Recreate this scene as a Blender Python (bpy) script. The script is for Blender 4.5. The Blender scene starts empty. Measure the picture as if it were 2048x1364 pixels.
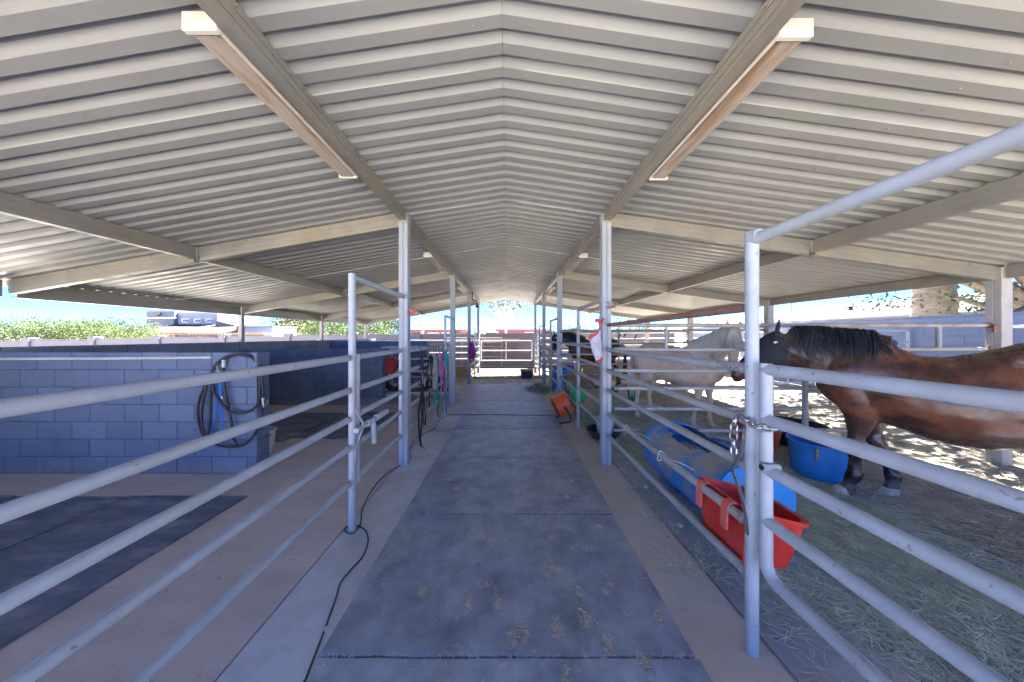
import bpy, math, random
import numpy as np
from mathutils import Vector, Matrix, noise as mnoise

# ------------------------------------------------------------------ scene, camera, light
S = bpy.context.scene
COL = S.collection
rnd = random.Random(11)
nprng = np.random.default_rng(5)
R = math.radians

cam_d = bpy.data.cameras.new("camera")
cam = bpy.data.objects.new("camera", cam_d)
COL.objects.link(cam)
cam.location = (0, 0, 1.6)
cam.rotation_euler = (R(90), 0, 0)
cam_d.sensor_width = 36
cam_d.lens = 10.547
cam_d.shift_x = 0.0044
cam_d.shift_y = -0.0049
cam_d.clip_start = 0.02
cam_d.clip_end = 12000
S.camera = cam

SUN_AZ = R(36)       # to the right of straight ahead
SUN_EL = R(49)
world = bpy.data.worlds.new("World")
S.world = world
world.use_nodes = True
wn = world.node_tree.nodes
wl = world.node_tree.links
wn.clear()
w_out = wn.new("ShaderNodeOutputWorld")
w_bg = wn.new("ShaderNodeBackground")
w_sky = wn.new("ShaderNodeTexSky")
w_sky.sky_type = 'NISHITA'
w_sky.sun_disc = False
w_sky.sun_elevation = SUN_EL
w_sky.sun_rotation = SUN_AZ
w_sky.altitude = 6000
w_sky.air_density = 0.3
w_sky.dust_density = 0.0
w_sky.ozone_density = 10.0
w_bg.inputs[1].default_value = 0.105
wl.new(w_sky.outputs[0], w_bg.inputs[0])
wl.new(w_bg.outputs[0], w_out.inputs[0])

sun_d = bpy.data.lights.new("sun", 'SUN')
sun_d.energy = 5.0
sun_d.angle = R(0.53)
sun_d.color = (1.0, 0.98, 0.95)
sun = bpy.data.objects.new("sun", sun_d)
COL.objects.link(sun)
SUN_DIR = Vector((math.sin(SUN_AZ) * math.cos(SUN_EL), math.cos(SUN_AZ) * math.cos(SUN_EL), math.sin(SUN_EL)))
sun.rotation_euler = (-SUN_DIR).to_track_quat('-Z', 'Y').to_euler()
sun.location = SUN_DIR * 50

S.view_settings.view_transform = 'Standard'
S.view_settings.look = 'None'
S.view_settings.exposure = 3.8
S.view_settings.gamma = 1.0
S.view_settings.use_curve_mapping = False
S.render.engine = 'CYCLES'
S.cycles.use_denoising = True
S.cycles.max_bounces = 10
S.cycles.diffuse_bounces = 6

# ------------------------------------------------------------------ helpers
def lk(ob, parent=None):
    COL.objects.link(ob)
    if parent is not None:
        ob.parent = parent
    return ob

def tag(o, label=None, cat=None, group=None, kind=None):
    if label: o['label'] = label
    if cat: o['category'] = cat
    if group: o['group'] = group
    if kind: o['kind'] = kind
    return o

def thing(name, label, cat, loc=(0, 0, 0), rz=0.0, group=None):
    o = bpy.data.objects.new(name, None)
    o.empty_display_size = 0.2
    lk(o)
    o.location = loc
    o.rotation_euler = (0, 0, rz)
    return tag(o, label, cat, group)

def copy_tree(o, parent=None):
    c = o.copy()
    COL.objects.link(c)
    c.parent = parent
    for ch in [x for x in COL.objects if x.parent is o]:
        copy_tree(ch, c)
    return c

class MB:
    def __init__(s):
        s.v, s.f, s.m = [], [], []
    def add(s, vs, fs, mi=0, M=None):
        b = len(s.v)
        for p in vs:
            p = Vector(p)
            s.v.append(M @ p if M is not None else p)
        for f in fs:
            s.f.append([i + b for i in f]); s.m.append(mi)
        return s
    def box(s, c, d, mi=0, M=None, bev=0.0):
        x, y, z = [k / 2 for k in d]
        c = Vector(c)
        if bev <= 0:
            vs = [c + Vector((i * x, j * y, k * z)) for i in (-1, 1) for j in (-1, 1) for k in (-1, 1)]
            fs = [(0, 1, 3, 2), (4, 6, 7, 5), (0, 4, 5, 1), (2, 3, 7, 6), (0, 2, 6, 4), (1, 5, 7, 3)]
            return s.add(vs, fs, mi, M)
        b = min(bev, x * .9, y * .9, z * .9)
        vs, idx = [], {}
        for i in (-1, 1):
            for j in (-1, 1):
                for k in (-1, 1):
                    for a in range(3):
                        q = [i * (x - b), j * (y - b), k * (z - b)]
                        q[a] = (i, j, k)[a] * (x, y, z)[a]
                        idx[(i, j, k, a)] = len(vs)
                        vs.append(c + Vector(q))
        g = idx
        fs = []
        for a in range(3):
            o1, o2 = [q for q in range(3) if q != a]
            for sg in (-1, 1):
                loop = []
                for (p, q) in ((-1, -1), (1, -1), (1, 1), (-1, 1)):
                    t = [0, 0, 0]; t[a] = sg; t[o1] = p; t[o2] = q
                    loop.append(g[(t[0], t[1], t[2], a)])
                fs.append(tuple(loop))
        for a in range(3):
            o1, o2 = [q for q in range(3) if q != a]
            for p in (-1, 1):
                for q in (-1, 1):
                    t0 = [0, 0, 0]; t0[a] = -1; t0[o1] = p; t0[o2] = q
                    t1 = list(t0); t1[a] = 1
                    fs.append((g[(*t0, o1)], g[(*t1, o1)], g[(*t1, o2)], g[(*t0, o2)]))
        for i in (-1, 1):
            for j in (-1, 1):
                for k in (-1, 1):
                    fs.append((g[(i, j, k, 0)], g[(i, j, k, 1)], g[(i, j, k, 2)]))
        return s.add(vs, fs, mi, M)
    def tube(s, pts, r, n=10, mi=0, closed=False, caps=True, flat=1.0, M=None):
        pts = [Vector(p) for p in pts]
        N = len(pts)
        rs = r if isinstance(r, (list, tuple)) else [r] * N
        T = []
        for i in range(N):
            a = pts[(i - 1) % N] if (closed or i > 0) else pts[i]
            b = pts[(i + 1) % N] if (closed or i < N - 1) else pts[i]
            t = (b - a)
            T.append(t.normalized() if t.length > 1e-9 else Vector((0, 0, 1)))
        up = Vector((0, 0, 1)) if abs(T[0].z) < .9 else Vector((0, 1, 0))
        u = (up - T[0] * up.dot(T[0])).normalized()
        rings, vs = [], []
        for i in range(N):
            u = (u - T[i] * u.dot(T[i]))
            u = u.normalized() if u.length > 1e-6 else T[i].orthogonal().normalized()
            w = T[i].cross(u)
            ring = []
            for k in range(n):
                a = 2 * math.pi * k / n
                ring.append(len(vs))
                vs.append(pts[i] + u * (math.cos(a) * rs[i]) + w * (math.sin(a) * rs[i] * flat))
            rings.append(ring)
        fs = []
        for i in range(N if closed else N - 1):
            A, B = rings[i], rings[(i + 1) % N]
            for k in range(n):
                fs.append((A[k], A[(k + 1) % n], B[(k + 1) % n], B[k]))
        if caps and not closed:
            fs.append(tuple(reversed(rings[0]))); fs.append(tuple(rings[-1]))
        return s.add(vs, fs, mi, M)
    def loft(s, rings, mi=0, caps=True, M=None):
        n = len(rings[0])
        vs = [p for r in rings for p in r]
        fs = []
        for i in range(len(rings) - 1):
            for k in range(n):
                a, b = i * n + k, i * n + (k + 1) % n
                fs.append((a, b, b + n, a + n))
        if caps:
            fs.append(tuple(reversed(range(n)))); fs.append(tuple(range((len(rings) - 1) * n, len(rings) * n)))
        return s.add(vs, fs, mi, M)
    def lathe(s, c, prof, n=24, mi=0, M=None):
        """prof: list of (r, z); open surface of revolution about z through c"""
        c = Vector(c)
        rings = [[c + Vector((math.cos(2 * math.pi * k / n) * r, math.sin(2 * math.pi * k / n) * r, z)) for k in range(n)] for r, z in prof]
        return s.loft(rings, mi, caps=True, M=M)
    def ellipsoid(s, c, rad, M3=None, nu=14, nv=9):
        c = Vector(c)
        rings = []
        for j in range(nv + 1):
            ph = -math.pi / 2 + math.pi * (j + .02) / (nv + .04)
            ring = []
            for k in range(nu):
                a = 2 * math.pi * k / nu
                p = Vector((math.cos(a) * math.cos(ph) * rad[0], math.sin(a) * math.cos(ph) * rad[1], math.sin(ph) * rad[2]))
                ring.append(c + (M3 @ p if M3 is not None else p))
            rings.append(ring)
        return s.loft(rings)
    def ribbon(s, pts, w, side, mi=0, thick=0.0):
        """flat strap along pts with width w along direction side, closed with a small thickness"""
        pts = [Vector(p) for p in pts]
        ws = w if isinstance(w, (list, tuple)) else [w] * len(pts)
        side = Vector(side).normalized()
        rings = []
        for i, p in enumerate(pts):
            a = pts[max(0, i - 1)]; b = pts[min(len(pts) - 1, i + 1)]
            t = (b - a).normalized()
            sd = (side - t * side.dot(t)).normalized()
            nn = t.cross(sd)
            h = max(thick, .0012) / 2
            rings.append([p + sd * ws[i] / 2 + nn * h, p - sd * ws[i] / 2 + nn * h, p - sd * ws[i] / 2 - nn * h, p + sd * ws[i] / 2 - nn * h])
        return s.loft(rings, mi)
    def mesh(s, name, off=(0, 0, 0), smooth=35):
        me = bpy.data.meshes.new(name)
        off = Vector(off)
        me.from_pydata([tuple(p - off) for p in s.v], [], s.f)
        if any(s.m):
            me.polygons.foreach_set('material_index', s.m)
        me.validate()
        me.update()
        if smooth:
            me.polygons.foreach_set('use_smooth', [True] * len(me.polygons))
            me.set_sharp_from_angle(angle=R(smooth))
        return me
    def build(s, name, mats, parent=None, smooth=35, world=True, recalc=False):
        off = (0, 0, 0)
        if parent is not None and world:
            o = Vector((0, 0, 0)); q = parent
            while q is not None:
                o += q.location; q = q.parent
            off = o
        me = s.mesh(name, off, smooth)
        for m in (mats if isinstance(mats, (list, tuple)) else [mats]):
            me.materials.append(m)
        return lk(bpy.data.objects.new(name, me), parent)

def quads_obj(name, V, mats, parent=None, midx=None, per=4):
    """V: (N, per, 3) numpy; one polygon per row"""
    N = len(V)
    me = bpy.data.meshes.new(name)
    me.vertices.add(N * per)
    me.vertices.foreach_set('co', np.ascontiguousarray(V.reshape(-1), dtype=np.float32))
    me.loops.add(N * per)
    me.loops.foreach_set('vertex_index', np.arange(N * per, dtype=np.int32))
    me.polygons.add(N)
    me.polygons.foreach_set('loop_start', np.arange(0, N * per, per, dtype=np.int32))
    if midx is not None:
        me.polygons.foreach_set('material_index', np.asarray(midx, dtype=np.int32))
    me.update(calc_edges=True)
    for m in (mats if isinstance(mats, (list, tuple)) else [mats]):
        me.materials.append(m)
    return lk(bpy.data.objects.new(name, me), parent)

def crom(pts, k=6, closed=False):
    pts = [Vector(p) for p in pts]
    out = []
    n = len(pts)
    for i in range(n if closed else n - 1):
        if closed:
            p0, p1, p2, p3 = pts[(i - 1) % n], pts[i], pts[(i + 1) % n], pts[(i + 2) % n]
        else:
            p0, p1, p2, p3 = pts[max(0, i - 1)], pts[i], pts[i + 1], pts[min(n - 1, i + 2)]
        for j in range(k):
            t = j / k
            out.append(.5 * ((2 * p1) + (p2 - p0) * t + (2 * p0 - 5 * p1 + 4 * p2 - p3) * t * t + (3 * p1 - p0 - 3 * p2 + p3) * t ** 3))
    if not closed:
        out.append(pts[-1])
    return out

F_, CX, CY, H_ = 600.0, 1015.0, 672.0, 1.6
def gp(px, py, z=0.0):
    """ground point seen at a pixel of the 2048-wide photograph (survey aid)"""
    Y = F_ * (H_ - z) / (py - CY)
    return Vector(((px - CX) * Y / F_, Y, z))
def at(px, py, Y):
    return Vector(((px - CX) * Y / F_, Y, H_ - (py - CY) * Y / F_))

# ------------------------------------------------------------------ materials
def pm(name, col, rough=.6, metal=0.0, var=.18, vs=3.0, bump=.15, bs=40.0, c2=None, c2s=1.5, c2t=.55, c2w=.12, c2a=.8,
       sp=None, sps=60.0, spt=.68, spa=.8, stretch=(1, 1, 1), spec=.4, trans=0.0, obj_rand=0.0, c2z=None, low=None, bdist=.01, sheen=0.0):
    m = bpy.data.materials.new(name)
    m.use_nodes = True
    nt = m.node_tree; N = nt.nodes; L = nt.links
    N.clear()
    out = N.new('ShaderNodeOutputMaterial')
    b = N.new('ShaderNodeBsdfPrincipled')
    L.new(b.outputs[0], out.inputs[0])
    b.inputs['Roughness'].default_value = rough
    b.inputs['Metallic'].default_value = metal
    b.inputs['Specular IOR Level'].default_value = spec
    if trans:
        b.inputs['Subsurface Weight'].default_value = 0
    geo = N.new('ShaderNodeNewGeometry')
    mp = N.new('ShaderNodeMapping'); mp.inputs['Scale'].default_value = stretch
    L.new(geo.outputs['Position'], mp.inputs[0])
    def nz(scale, detail=5, rgh=.6, vec=None):
        n = N.new('ShaderNodeTexNoise')
        n.inputs['Scale'].default_value = scale; n.inputs['Detail'].default_value = detail; n.inputs['Roughness'].default_value = rgh
        L.new(vec or mp.outputs[0], n.inputs['Vector'])
        return n.outputs['Fac']
    def ramp(fac, a, z, lo=0.0, hi=1.0):
        r = N.new('ShaderNodeMapRange'); r.clamp = True
        L.new(fac, r.inputs[0])
        for i, q in ((1, a), (2, z), (3, lo), (4, hi)): r.inputs[i].default_value = q
        return r.outputs[0]
    def mix(fac, A, B, typ='MIX'):
        x = N.new('ShaderNodeMix'); x.data_type = 'RGBA'; x.blend_type = typ
        if isinstance(fac, float): x.inputs[0].default_value = fac
        else: L.new(fac, x.inputs[0])
        for i, q in ((6, A), (7, B)):
            if isinstance(q, tuple): x.inputs[i].default_value = (*q, 1) if len(q) == 3 else q
            else: L.new(q, x.inputs[i])
        return x.outputs[2]
    c = tuple(col)
    if c2 is not None:
        nf = nz(c2s, 8, .65)
        if c2z:                     # dust that has settled above a given height
            sx = N.new('ShaderNodeSeparateXYZ'); L.new(geo.outputs['Position'], sx.inputs[0])
            ad = N.new('ShaderNodeMath'); ad.operation = 'ADD'
            L.new(nf, ad.inputs[0]); L.new(ramp(sx.outputs['Z'], c2z[0], c2z[1], -c2z[2], c2z[2]), ad.inputs[1])
            nf = ad.outputs[0]
        c = mix(ramp(nf, c2t - c2w, c2t + c2w, 0, c2a), c, tuple(c2))
    if low:                         # dirt splashed up from the floor
        sz = N.new('ShaderNodeSeparateXYZ'); L.new(geo.outputs['Position'], sz.inputs[0])
        a2 = N.new('ShaderNodeMath'); a2.operation = 'MULTIPLY_ADD'; L.new(nz(5, 6, .7), a2.inputs[0]); a2.inputs[1].default_value = .28; L.new(sz.outputs['Z'], a2.inputs[2])
        c = mix(ramp(a2.outputs[0], low[0] + .14, low[1] + .14, .75, 0), c, low[2])
    if sp is not None:
        c = mix(ramp(nz(sps, 2, .5), spt, spt + .04, 0, spa), c, tuple(sp))
    v = ramp(nz(vs, 6, .65), .25, .75, 1 - var, 1 + var)
    comb = N.new('ShaderNodeCombineColor')
    for i in range(3): L.new(v, comb.inputs[i])
    c = mix(1.0, c, comb.outputs[0], 'MULTIPLY')
    if obj_rand:
        oi = N.new('ShaderNodeObjectInfo')
        rr = ramp(oi.outputs['Random'], 0, 1, 1 - obj_rand, 1 + obj_rand)
        cb = N.new('ShaderNodeCombineColor')
        for i in range(3): L.new(rr, cb.inputs[i])
        c = mix(1.0, c, cb.outputs[0], 'MULTIPLY')
    L.new(c, b.inputs['Base Color'])
    rv = ramp(nz(vs * 2.3, 4), .3, .7, max(0, rough - .12), min(1, rough + .12))
    L.new(rv, b.inputs['Roughness'])
    if bump:
        bp = N.new('ShaderNodeBump'); bp.inputs['Strength'].default_value = bump; bp.inputs['Distance'].default_value = bdist
        L.new(nz(bs, 6, .7), bp.inputs['Height'])
        L.new(bp.outputs[0], b.inputs['Normal'])
    return m

M = {}
M['pipe'] = pm('pipe_paint', (.41, .45, .49), .5, var=.16, vs=5, bump=.08, bs=90, c2=(.40, .37, .33), c2s=3.5, c2t=.60, c2a=.55, sp=(.20, .20, .22), sps=34, spt=.69, spa=.75)
M['pipe_dusty'] = pm('pipe_paint_dusty', (.37, .39, .40), .6, var=.14, vs=6, bump=.1, bs=90, c2=(.34, .29, .22), c2s=2.5, c2t=.52, c2a=.55, sp=(.14, .12, .11), sps=50, spt=.7, spa=.7)
M['weld'] = pm('weld_bead', (.36, .33, .30), .7, var=.3, vs=20, bump=.4, bs=200, c2=(.22, .12, .08), c2s=9, c2t=.58, c2a=.8)
M['pipe_old'] = pm('pipe_old_paint', (.42, .38, .31), .65, var=.2, vs=5, bump=.12, bs=80, c2=(.22, .10, .05), c2s=3, c2t=.6, c2a=.7)
M['pipe_rust'] = pm('pipe_rusty', (.25, .125, .09), .75, var=.25, vs=8, bump=.2, bs=90, c2=(.36, .28, .24), c2s=5, c2t=.62, c2a=.6)
M['pipe_white'] = pm('pipe_white', (.66, .66, .66), .5, var=.08, vs=5, bump=.05, c2=(.4, .36, .3), c2s=3, c2t=.64, c2a=.5)
M['post'] = pm('post_paint', (.35, .38, .42), .55, var=.14, vs=4, bump=.12, bs=60, c2=(.33, .31, .28), c2s=3, c2t=.6, c2a=.6, stretch=(2, 2, .5), sp=(.10, .10, .11), sps=20, spt=.72, spa=.6)
M['post_eave'] = pm('post_eave_paint', (.43, .41, .375), .55, var=.14, vs=4, bump=.12, bs=60, c2=(.36, .30, .22), c2s=3, c2t=.6, c2a=.6, sp=(.12, .10, .09), sps=20, spt=.74, spa=.5)
M['purlin'] = pm('purlin_galvanized', (.30, .285, .25), .45, metal=.35, var=.14, vs=3, bump=.06, c2=(.42, .32, .2), c2s=1.6, c2t=.58, c2a=.5, sp=(.2, .18, .15), sps=30, spt=.74)
M['purlin_end'] = pm('purlin_end_plate', (.36, .32, .26), .6, metal=.2, var=.2, bump=.1, c2=(.3, .1, .06), c2s=8, c2t=.66)
M['roof'] = pm('roof_sheet', (.32, .315, .298), .42, obj_rand=.05, var=.09, vs=1.2, bump=.03, bs=30, c2=(.31, .295, .275), c2s=.8, c2t=.6, c2a=.35, sp=(.25, .22, .2), sps=16, spt=.78, spa=.5)
M['block'] = pm('painted_block', (.15, .19, .27), .7, low=(.0, .16, (.30, .255, .21)), var=.14, vs=2, bump=.6, bs=60, c2=(.13, .165, .24), c2s=1.2, c2t=.55, c2a=.6, sp=(.06, .07, .09), sps=26, spt=.70, spa=.7, obj_rand=.09)
M['mortar'] = pm('painted_mortar', (.06, .085, .15), .8, var=.1, bump=.4, bs=50)
M['block_grey'] = pm('painted_block_grey', (.27, .32, .36), .75, var=.12, vs=2, bump=.35, bs=70, c2=(.22, .215, .19), c2s=.9, c2t=.55, c2a=.5, obj_rand=.05)
M['wall_far'] = pm('perimeter_block', (.175, .16, .185), .8, var=.06, vs=1, bump=.2, bs=20)
M['wall_right'] = pm('perimeter_block_blue', (.30, .34, .43), .8, var=.06, vs=1, bump=.2, bs=30, obj_rand=.04)
M['mat'] = pm('rubber_mat', (.255, .30, .375), .40, var=.42, vs=4.5, bump=.5, bs=22, c2=(.40, .43, .47), c2s=2.8, c2t=.55, c2w=.16, c2a=.8, sp=(.46, .46, .48), sps=22, spt=.66, spa=.6, obj_rand=.10, spec=.5)
M['mat_stall'] = pm('rubber_mat_dirty', (.30, .32, .36), .5, var=.35, vs=1.8, bump=.3, bs=30, c2=(.48, .45, .41), c2s=1.6, c2t=.55, c2w=.2, c2a=.8, sp=(.05, .05, .05), sps=30, spt=.7, obj_rand=.12)
M['mat_left'] = pm('rubber_mat_dusty', (.12, .14, .195), .5, var=.3, vs=2, bump=.25, bs=35, c2=(.36, .34, .35), c2s=2.2, c2t=.58, c2w=.10, c2a=.7, stretch=(1, 2.6, 1), obj_rand=.08)
M['concrete_brown'] = pm('concrete_stall', (.62, .55, .50), .75, var=.24, vs=1.6, bump=.25, bs=26, c2=(.48, .41, .38), c2s=.8, c2t=.52, c2w=.2, c2a=.8, sp=(.25, .20, .17), sps=16, spt=.68, spa=.7, stretch=(1, 2.6, 1))
M['concrete'] = pm('concrete_aisle', (.60, .63, .68), .75, var=.12, vs=1.4, bump=.25, bs=30, c2=(.30, .24, .19), c2s=1.1, c2t=.58, c2w=.14, c2a=.75, sp=(.2, .15, .1), sps=14, spt=.74, spa=.6)
M['concrete_tan'] = pm('concrete_dusty', (.54, .48, .41), .8, var=.15, vs=1.6, bump=.3, bs=30, c2=(.52, .51, .50), c2s=1.2, c2t=.56, c2w=.16, c2a=.8, sp=(.13, .09, .06), sps=16, spt=.73, spa=.7)
M['ground'] = pm('dry_ground', (.55, .53, .47), .95, var=.12, vs=.5, bump=.3, bs=6, c2=(.44, .33, .25), c2s=.35, c2t=.55, c2a=.7, bdist=.03)
M['soil_darkened'] = pm('darkened_raked_soil', (.085, .060, .042), .95, var=.3, vs=2, bump=.5, bs=14, c2=(.11, .062, .036), c2s=.8, c2t=.5, c2w=.2, bdist=.03)  # reddish-brown soil, colour darkened so direct sun does not wash it out
M['yard'] = pm('straw_dirt', (.47, .41, .33), .95, var=.3, vs=3, bump=.6, bs=25, c2=(.32, .27, .21), c2s=1.4, c2t=.52, c2w=.15, c2a=.85, sp=(.38, .34, .27), sps=40, spt=.6, spa=.7, bdist=.02)
M['hay1'] = pm('hay_green', (.46, .56, .43), .9, var=.3, vs=6, bump=0)
M['hay2'] = pm('hay_pale', (.70, .71, .58), .9, var=.3, vs=6, bump=0)
M['hay3'] = pm('hay_tan', (.56, .48, .36), .9, var=.3, vs=6, bump=0)
M['straw1'] = pm('straw_dull', (.56, .49, .37), .9, var=.3, vs=6, bump=0)
M['straw2'] = pm('straw_pale', (.70, .66, .55), .9, var=.3, vs=6, bump=0)
M['rubber'] = pm('black_rubber', (.025, .025, .03), .5, var=.3, bump=.1, c2=(.09, .08, .07), c2s=6, c2t=.6, c2a=.5)
M['black_metal'] = pm('black_metal', (.03, .032, .036), .4, var=.2, bump=.05)
M['steel'] = pm('bright_steel', (.5, .49, .47), .35, metal=.9, var=.2, vs=20, bump=.05)
M['brass'] = pm('brass', (.5, .38, .16), .35, metal=.9, var=.2, vs=20, bump=.05)
M['red_plastic'] = pm('red_plastic', (.58, .035, .025), .42, var=.10, vs=4, bump=.06, c2=(.64, .13, .09), c2s=4, c2t=.6, c2a=.6, sp=(.5, .3, .25), sps=14, spt=.72, spa=.4)
M['red_faded'] = pm('red_plastic_faded', (.62, .115, .085), .5, var=.1, vs=6, bump=.06, c2=(.68, .22, .17), c2s=5, c2t=.6)
M['blue_plastic'] = pm('blue_plastic', (.02, .22, .58), .42, var=.12, vs=4, bump=.06, c2=(.05, .235, .60), c2s=3, c2t=.55, c2a=.6)
M['barrel'] = pm('blue_barrel_worn', (.03, .24, .62), .5, var=.15, vs=4, bump=.12, bs=50, c2=(.36, .31, .24), c2s=3.2, c2t=.55, c2w=.07, c2a=.92, stretch=(1, .8, .5), c2z=(.22, .46, .055))
M['barrel_end'] = pm('blue_barrel_end', (.03, .27, .68), .42, var=.12, vs=4, bump=.08, bs=50, c2=(.24, .24, .24), c2s=2.4, c2t=.63, c2w=.05, c2a=.7)
M['green_plastic'] = pm('green_plastic', (.015, .42, .135), .42, var=.1, bump=.05)
M['green_light'] = pm('green_plastic_faded', (.13, .55, .22), .5, var=.1, bump=.05)
M['orange'] = pm('orange_plastic', (.80, .13, .03), .42, var=.1, vs=6, bump=.05, c2=(.48, .24, .15), c2s=5, c2t=.6, c2a=.6)
M['tan_plastic'] = pm('tan_plastic', (.33, .24, .12), .5, var=.12, vs=4, bump=.08, c2=(.38, .32, .2), c2s=3, c2t=.6)
M['plywood'] = pm('plywood', (.30, .17, .085), .7, var=.22, vs=3, bump=.15, bs=30, stretch=(1, 1, 6), c2=(.22, .12, .06), c2s=1.5, c2t=.55)
M['plywood_pale'] = pm('plywood_pale', (.52, .33, .15), .7, var=.15, vs=3, bump=.15, bs=30, stretch=(1, 1, 6))
M['white_plastic'] = pm('white_plastic', (.68, .67, .64), .45, var=.08, bump=.05, c2=(.5, .44, .34), c2s=4, c2t=.62, c2a=.6)
M['pvc'] = pm('pvc_pipe', (.62, .60, .57), .5, var=.1, bump=.05, c2=(.45, .38, .3), c2s=4, c2t=.6)
M['fixture'] = pm('fixture_enamel', (.68, .63, .54), .45, var=.06, vs=6, bump=.04, sp=(.25, .16, .08), sps=60, spt=.74, spa=.7)
M['cloth_white'] = pm('mesh_cloth', (.56, .54, .55), .9, var=.1, vs=10, bump=.5, bs=260)
M['cloth_red'] = pm('red_binding', (.56, .09, .09), .85, var=.12, vs=8, bump=.3, bs=200)
M['strap_black'] = pm('strap_black', (.02, .022, .03), .6, var=.3, bump=.2, bs=120)
M['strap_navy'] = pm('strap_navy', (.03, .04, .12), .7, var=.3, bump=.2, bs=120)
M['strap_grey'] = pm('strap_grey', (.27, .265, .31), .85, var=.15, vs=10, bump=.4, bs=160)
M['strap_blue'] = pm('lead_blue', (.02, .14, .55), .75, var=.2, bump=.4, bs=160)
M['rope_green'] = pm('rope_green', (.015, .25, .13), .8, var=.25, vs=20, bump=.6, bs=150)
M['rope_mint'] = pm('twine_mint', (.28, .46, .38), .8, var=.2, bump=.3)
M['rope_pink'] = pm('rope_pink', (.58, .15, .37), .8, var=.2, vs=20, bump=.6, bs=150)
M['rope_purple'] = pm('rope_purple', (.12, .11, .25), .8, var=.25, vs=20, bump=.5, bs=150)
M['teal'] = pm('teal_cloth', (.05, .33, .38), .8, var=.15, bump=.3)
M['magenta'] = pm('magenta_net', (.30, .03, .24), .85, var=.3, vs=15, bump=.6, bs=90)
M['pink_plastic'] = pm('pink_plastic', (.72, .24, .45), .45, var=.1, bump=.05)
M['purple_plastic'] = pm('purple_plastic', (.42, .11, .55), .45, var=.1, bump=.05)
M['cord_green'] = pm('cord_green', (.03, .075, .075), .5, var=.2, bump=.05)
M['ink'] = pm('marker_ink', (.15, .16, .18), .8, var=.1, bump=0)
M['ink_red'] = pm('label_print', (.55, .18, .24), .8, var=.1, bump=0)
M['ink_purple'] = pm('purple_print', (.10, .015, .22), .7, var=.1, bump=0)
M['dung'] = pm('dung_scraps', (.56, .50, .43), .95, var=.3, vs=12, bump=0)
M['chip'] = pm('pale_chips', (.6, .58, .55), .8, var=.1, bump=0)
M['bark'] = pm('bark', (.17, .13, .10), .9, var=.3, vs=6, bump=.6, bs=20, stretch=(1, 1, .3), bdist=.03)
M['bark_pale'] = pm('bark_pale', (.55, .50, .43), .85, var=.2, vs=5, bump=.3, bs=20)
M['palm_bark'] = pm('palm_bark', (.30, .245, .20), .9, var=.3, vs=3, bump=.8, bs=14, stretch=(1, 1, 4), bdist=.04, c2=(.2, .16, .13), c2s=5, c2t=.55)
M['leaf_pv1'] = pm('leaf_olive', (.085, .12, .035), .8, var=.25, vs=2, bump=0)
M['leaf_pv2'] = pm('leaf_pale_green', (.125, .17, .07), .8, var=.25, vs=2, bump=0)
M['leaf_d1'] = pm('leaf_green', (.075, .12, .035), .8, var=.25, vs=2, bump=0)
M['leaf_d2'] = pm('leaf_deep_green', (.045, .075, .025), .8, var=.25, vs=2, bump=0)
M['leaf_t1'] = pm('leaf_dry', (.20, .17, .09), .8, var=.25, vs=2, bump=0)
M['stucco'] = pm('stucco_grey', (.24, .26, .34), .85, var=.05, vs=1, bump=.2, bs=15)
M['stucco_dark'] = pm('stucco_slate', (.12, .13, .19), .85, var=.05, vs=1, bump=.2, bs=15)
M['trim_white'] = pm('white_trim', (.72, .71, .68), .6, var=.05, bump=.05)
M['glass'] = pm('window_glass', (.06, .07, .08), .12, var=.1, bump=0, spec=.8)
M['tile'] = pm('roof_tile', (.075, .066, .06), .8, var=.2, vs=2, bump=.2, c2=(.10, .075, .06), c2s=2, c2t=.55, obj_rand=.08)
M['wood_dark'] = pm('dark_timber', (.12, .08, .06), .7, var=.2, bump=.2)
M['wood_orange'] = pm('orange_timber', (.36, .16, .07), .7, var=.2, bump=.2)
M['maroon'] = pm('maroon_wall', (.20, .07, .065), .8, var=.08, bump=.1)
M['shingle'] = pm('grey_shingle', (.052, .052, .06), .9, var=.2, vs=2, bump=.3, bs=14, obj_rand=.12)
M['fascia'] = pm('pale_fascia', (.17, .155, .16), .7, var=.05, bump=.05)
M['hill'] = pm('hazy_hill', (.23, .20, .22), .95, var=.25, vs=.01, bump=0, c2=(.16, .17, .15), c2s=.02, c2t=.5)
M['hoof'] = pm('hoof_horn', (.58, .51, .43), .6, var=.25, vs=20, bump=.2, bs=60, c2=(.2, .15, .11), c2s=12, c2t=.55)
M['fly_mask'] = pm('black_fly_mask', (.022, .024, .03), .75, var=.2, vs=10, bump=.4, bs=300)
M['eye'] = pm('dark_eye', (.012, .009, .008), .08, var=.1, bump=0, spec=.8)
M['mane_black'] = pm('mane_black', (.016, .017, .024), .5, var=.4, vs=30, bump=0, spec=.4)
M['mane_flax'] = pm('mane_flaxen', (.70, .67, .58), .6, var=.22, vs=30, bump=0)
M['lip'] = pm('pink_lip', (.42, .22, .2), .5, var=.1, bump=.1)

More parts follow.
